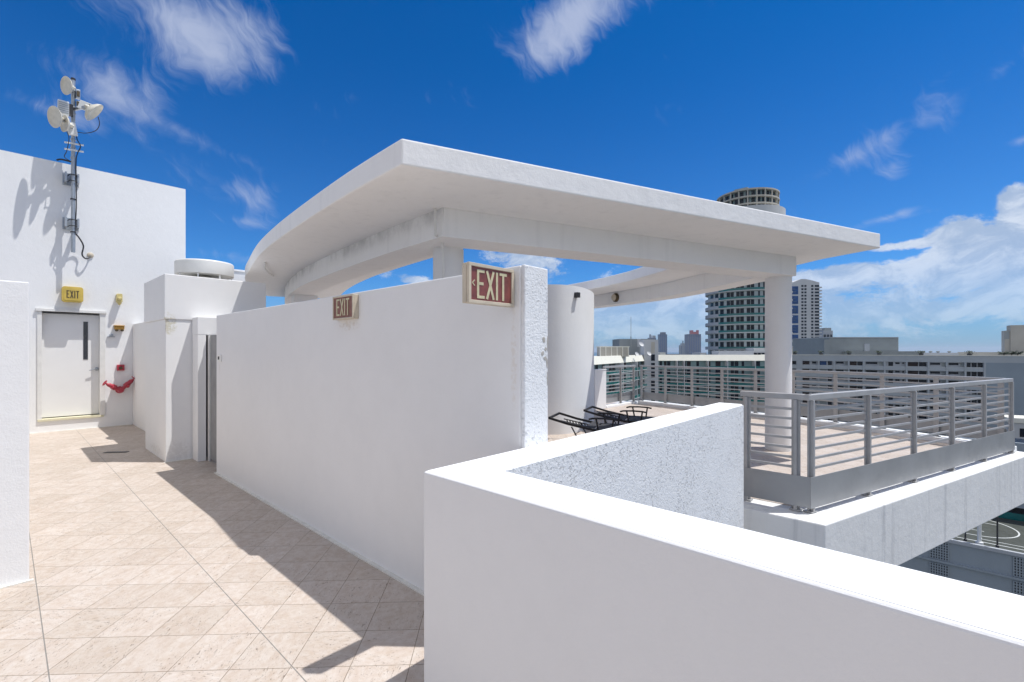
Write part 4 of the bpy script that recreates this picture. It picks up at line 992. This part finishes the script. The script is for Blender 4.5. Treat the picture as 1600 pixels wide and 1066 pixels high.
# ---- far towers
def far_tower(label, px0, px1, ytop, Y, mat, crown=None):
    k = Y / 730; t = thing('distant_tower', label, 'tower', (*cw(((px0 + px1) / 2 - 800) * k, Y), GZ), group='distant towers on the horizon')
    z = 1.6 + (548 - ytop) * k
    obj('wall', prism(BM(), simple(px0, px1, Y, 0, 0, (px1 - px0) * k), GZ, z), mat, t)
    n = max(3, int((px1 - px0) / 2.4)); w = (px1 - px0) / n
    for i in range(n): obj('fin', prism(BM(), simple(px0 + w * (i + .3), px0 + w * (i + .6), Y - .8, 0, 0, 1), GZ, z - 3), 'blueglass', t)
    for c0, c1, yt, mt in (crown or []):
        obj('crown', prism(BM(), simple(c0, c1, Y + 3, 0, 0, (c1 - c0) * k), z, 1.6 + (548 - yt) * k), mt, t)
    return t
far_tower('dark blue slab tower on the horizon right of the stair pier', 1031.3, 1042.6, 522.5, 2600, 'fartower', [(1033.5, 1040.5, 519.2, 'fartower2')])
far_tower('small pale pointed tower on the horizon', 1063.6, 1071.4, 539.5, 2700, 'cw_grey', [(1065, 1070, 536.5, 'cw_grey'), (1066.7, 1068.1, 532.5, 'fartower')])
far_tower('widest distant tower with a red crown', 1076.6, 1095.6, 522.2, 2500, 'fartower2', [(1079, 1083.5, 516.2, 'farred'), (1083.5, 1089, 518.5, 'farred'), (1088.8, 1092, 516, 'farred')])
far_tower('short distant tower top showing above the grey roof block', 1015, 1025.5, 528, 2400, 'fartower2', [(1015.3, 1017, 522.5, 'fartower2'), (1018, 1019.6, 524, 'cw_white'), (1021, 1024.5, 524.5, 'cw_grey')])
# low far shoreline
for k, (a, b_, y) in enumerate(((1031, 1040, 551), (1044, 1062, 553.5), (1094, 1104, 551.3))):
    t = tag(obj('shore_building', prism(BM(), simple(a, b_, 900, 0, 0, 40), GZ, 1.6 + (548 - y) / 730 * 900), ['cw_bright', 'fartower2', 'cw_white'][k]), ['low bright rooftops below the dark blue slab tower', 'dark low rooftops left of the pointed tower', 'low white rooftops next to the round tower'][k], 'building', 'low shoreline buildings')

# ---- parking garage with court, lower right
gg = thing('parking_garage', 'grey blue parking garage with breeze block panels below the terrace', 'garage', (100, 0, GZ))
gx, gz = 90., -25.
obj('wall', box(BM(), gx, gx + 17.5, -90, 60, GZ - 0., gz - .35), 'garage', gg)
obj('roof_edge', box(BM(), gx - .25, gx + .25, -90, 60, gz - .35, gz + .12), 'cw_blue', gg)
for z in (gz - 3.15, gz - 6.45, gz - 9.75): obj('ledge', box(BM(), gx - .35, gx, -90, 60, z - .25, z), 'garage', gg)
def garage_a(px): tx = (px - 800) / 730; d = gx / (.677 * tx + .736); return (-.736 * tx + .677) * d
a_l, a_r = garage_a(1453.5), garage_a(1482); wpan = a_l - a_r; a2 = garage_a(1584); step = a_l - a2
for j in range(-3, 6):
    for z in (gz - 3.15, gz - 6.45, gz - 9.75):
        ya = a_l - step * j; ztop = z + 2.65 if z > gz - 4 else z + 2.75
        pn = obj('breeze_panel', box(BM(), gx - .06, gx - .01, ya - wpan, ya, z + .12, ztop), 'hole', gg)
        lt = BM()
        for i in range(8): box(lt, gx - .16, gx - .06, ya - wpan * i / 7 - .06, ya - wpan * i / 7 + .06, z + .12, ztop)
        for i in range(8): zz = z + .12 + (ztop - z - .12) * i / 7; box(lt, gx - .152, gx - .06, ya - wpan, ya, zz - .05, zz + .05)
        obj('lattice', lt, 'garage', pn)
ct = thing('sports_court', 'dark roof court with white painted lines on top of the garage', 'court', (99, 0, gz))
obj('surface', box(BM(), gx + .26, gx + 17.4, -60, 40, gz - .34, gz - .02), 'court', ct)
bm = BM()
arc_ = arcpts((100, -3.2), 5.2, math.pi, 2 * math.pi, 24); strip(bm, arc_, [((x - 100) * .965 + 100, (y + 3.2) * .965 - 3.2) for x, y in arc_], gz - .018, gz - .008)
for x0, x1, y0, y1 in ((94.8, 94.95, -3.2, 30), (105.05, 105.2, -3.2, 30), (92, 92.2, -50, 30), (97.5, 97.65, -4.6, 20), (102.4, 102.55, -6.3, 20), (92.2, 106, 8, 8.15), (93.4, 93.55, -50, -4.2), (93.4, 95, -4.2, -4.05)):
    box(bm, x0, x1, y0, y1, gz - .018, gz - .006)
obj('court_lines', bm, 'courtline', ct)
for k, (px, h_, r_, mt) in enumerate(((1531, 9, .22, 'radio'), (1509, 4, .09, 'dark'), (1559.5, 4.2, .09, 'dark'))):
    ya = garage_a(px); t = thing('court_pole', ['thick white light pole at the edge of the roof court', 'thin dark fence pole left of the white pole', 'thin dark fence pole right of the white pole'][k], 'pole', (gx + .9, ya, gz))
    bm = BM(); tube(bm, [(gx + .9, ya, gz), (gx + .9, ya, gz + h_)], r_, 10); obj('shaft', bm, mt, t)
    bm = BM(); lathe(bm, (gx + .9, ya, gz), (0, 0, 1), [(r_ * 2, 0), (r_ * 1.9, .3), (r_, .35)], 12); obj('base', bm, mt, t)
t = thing('banded_building', 'dark glass building with pale horizontal bands beyond the roof court', 'building', (112, -15, GZ))
obj('wall', box(BM(), 108.3, 122, -70, -1.5, GZ, gz + 11), 'glass', t)
for i in range(4): obj('band', box(BM(), 107.8, 108.3, -70.2, -1.3, gz + 1.9 + i * 2.9, gz + 3.4 + i * 2.9), 'garage', t)
obj('green_base', box(BM(), 108.0, 108.3, -70, -1.6, gz - .3, gz + .9), 'green', t)
t = thing('corner_building', 'pale building with green windows at the right edge below the railing corner', 'building', (*cw(125, 108), GZ))
F4 = Facade(((1579 - 800) / 730 * 110, 110), ((1579 - 800) / 730 * 110 + 30, 96))
obj('wall', F4.box(BM(), 0, 30, -6, 0, GZ, -15.3), 'cw_white', t)
obj('parapet', F4.box(BM(), -.4, 30.4, -6.3, .4, -15.3, -14.2), 'cw_bright', t)
for i in range(4):
    for a, b_ in ((1.6, 3.1), (4.2, 7.5), (9, 12)):
        wn_ = obj('window', F4.box(BM(), a, b_, 0, .06, -18.6 - i * 3.1, -16.6 - i * 3.1), 'glass' if a < 2 else 'green', t)

# ---------------------------------------------------------------- sea haze over the city
hz = bpy.data.materials.new('haze'); hz.use_nodes = True; hn = hz.node_tree; hn.nodes.clear()
vo = hn.nodes.new('ShaderNodeVolumePrincipled'); vo.inputs['Color'].default_value = (.80, .88, 1, 1); vo.inputs['Density'].default_value = HAZE; vo.inputs['Anisotropy'].default_value = .2
ho = hn.nodes.new('ShaderNodeOutputMaterial'); hn.links.new(vo.outputs[0], ho.inputs['Volume'])
M['haze'] = hz
tag(obj('haze', box(BM(), -15000, 15000, -15000, 15000, GZ - 4, 72), 'haze'), kind='stuff')
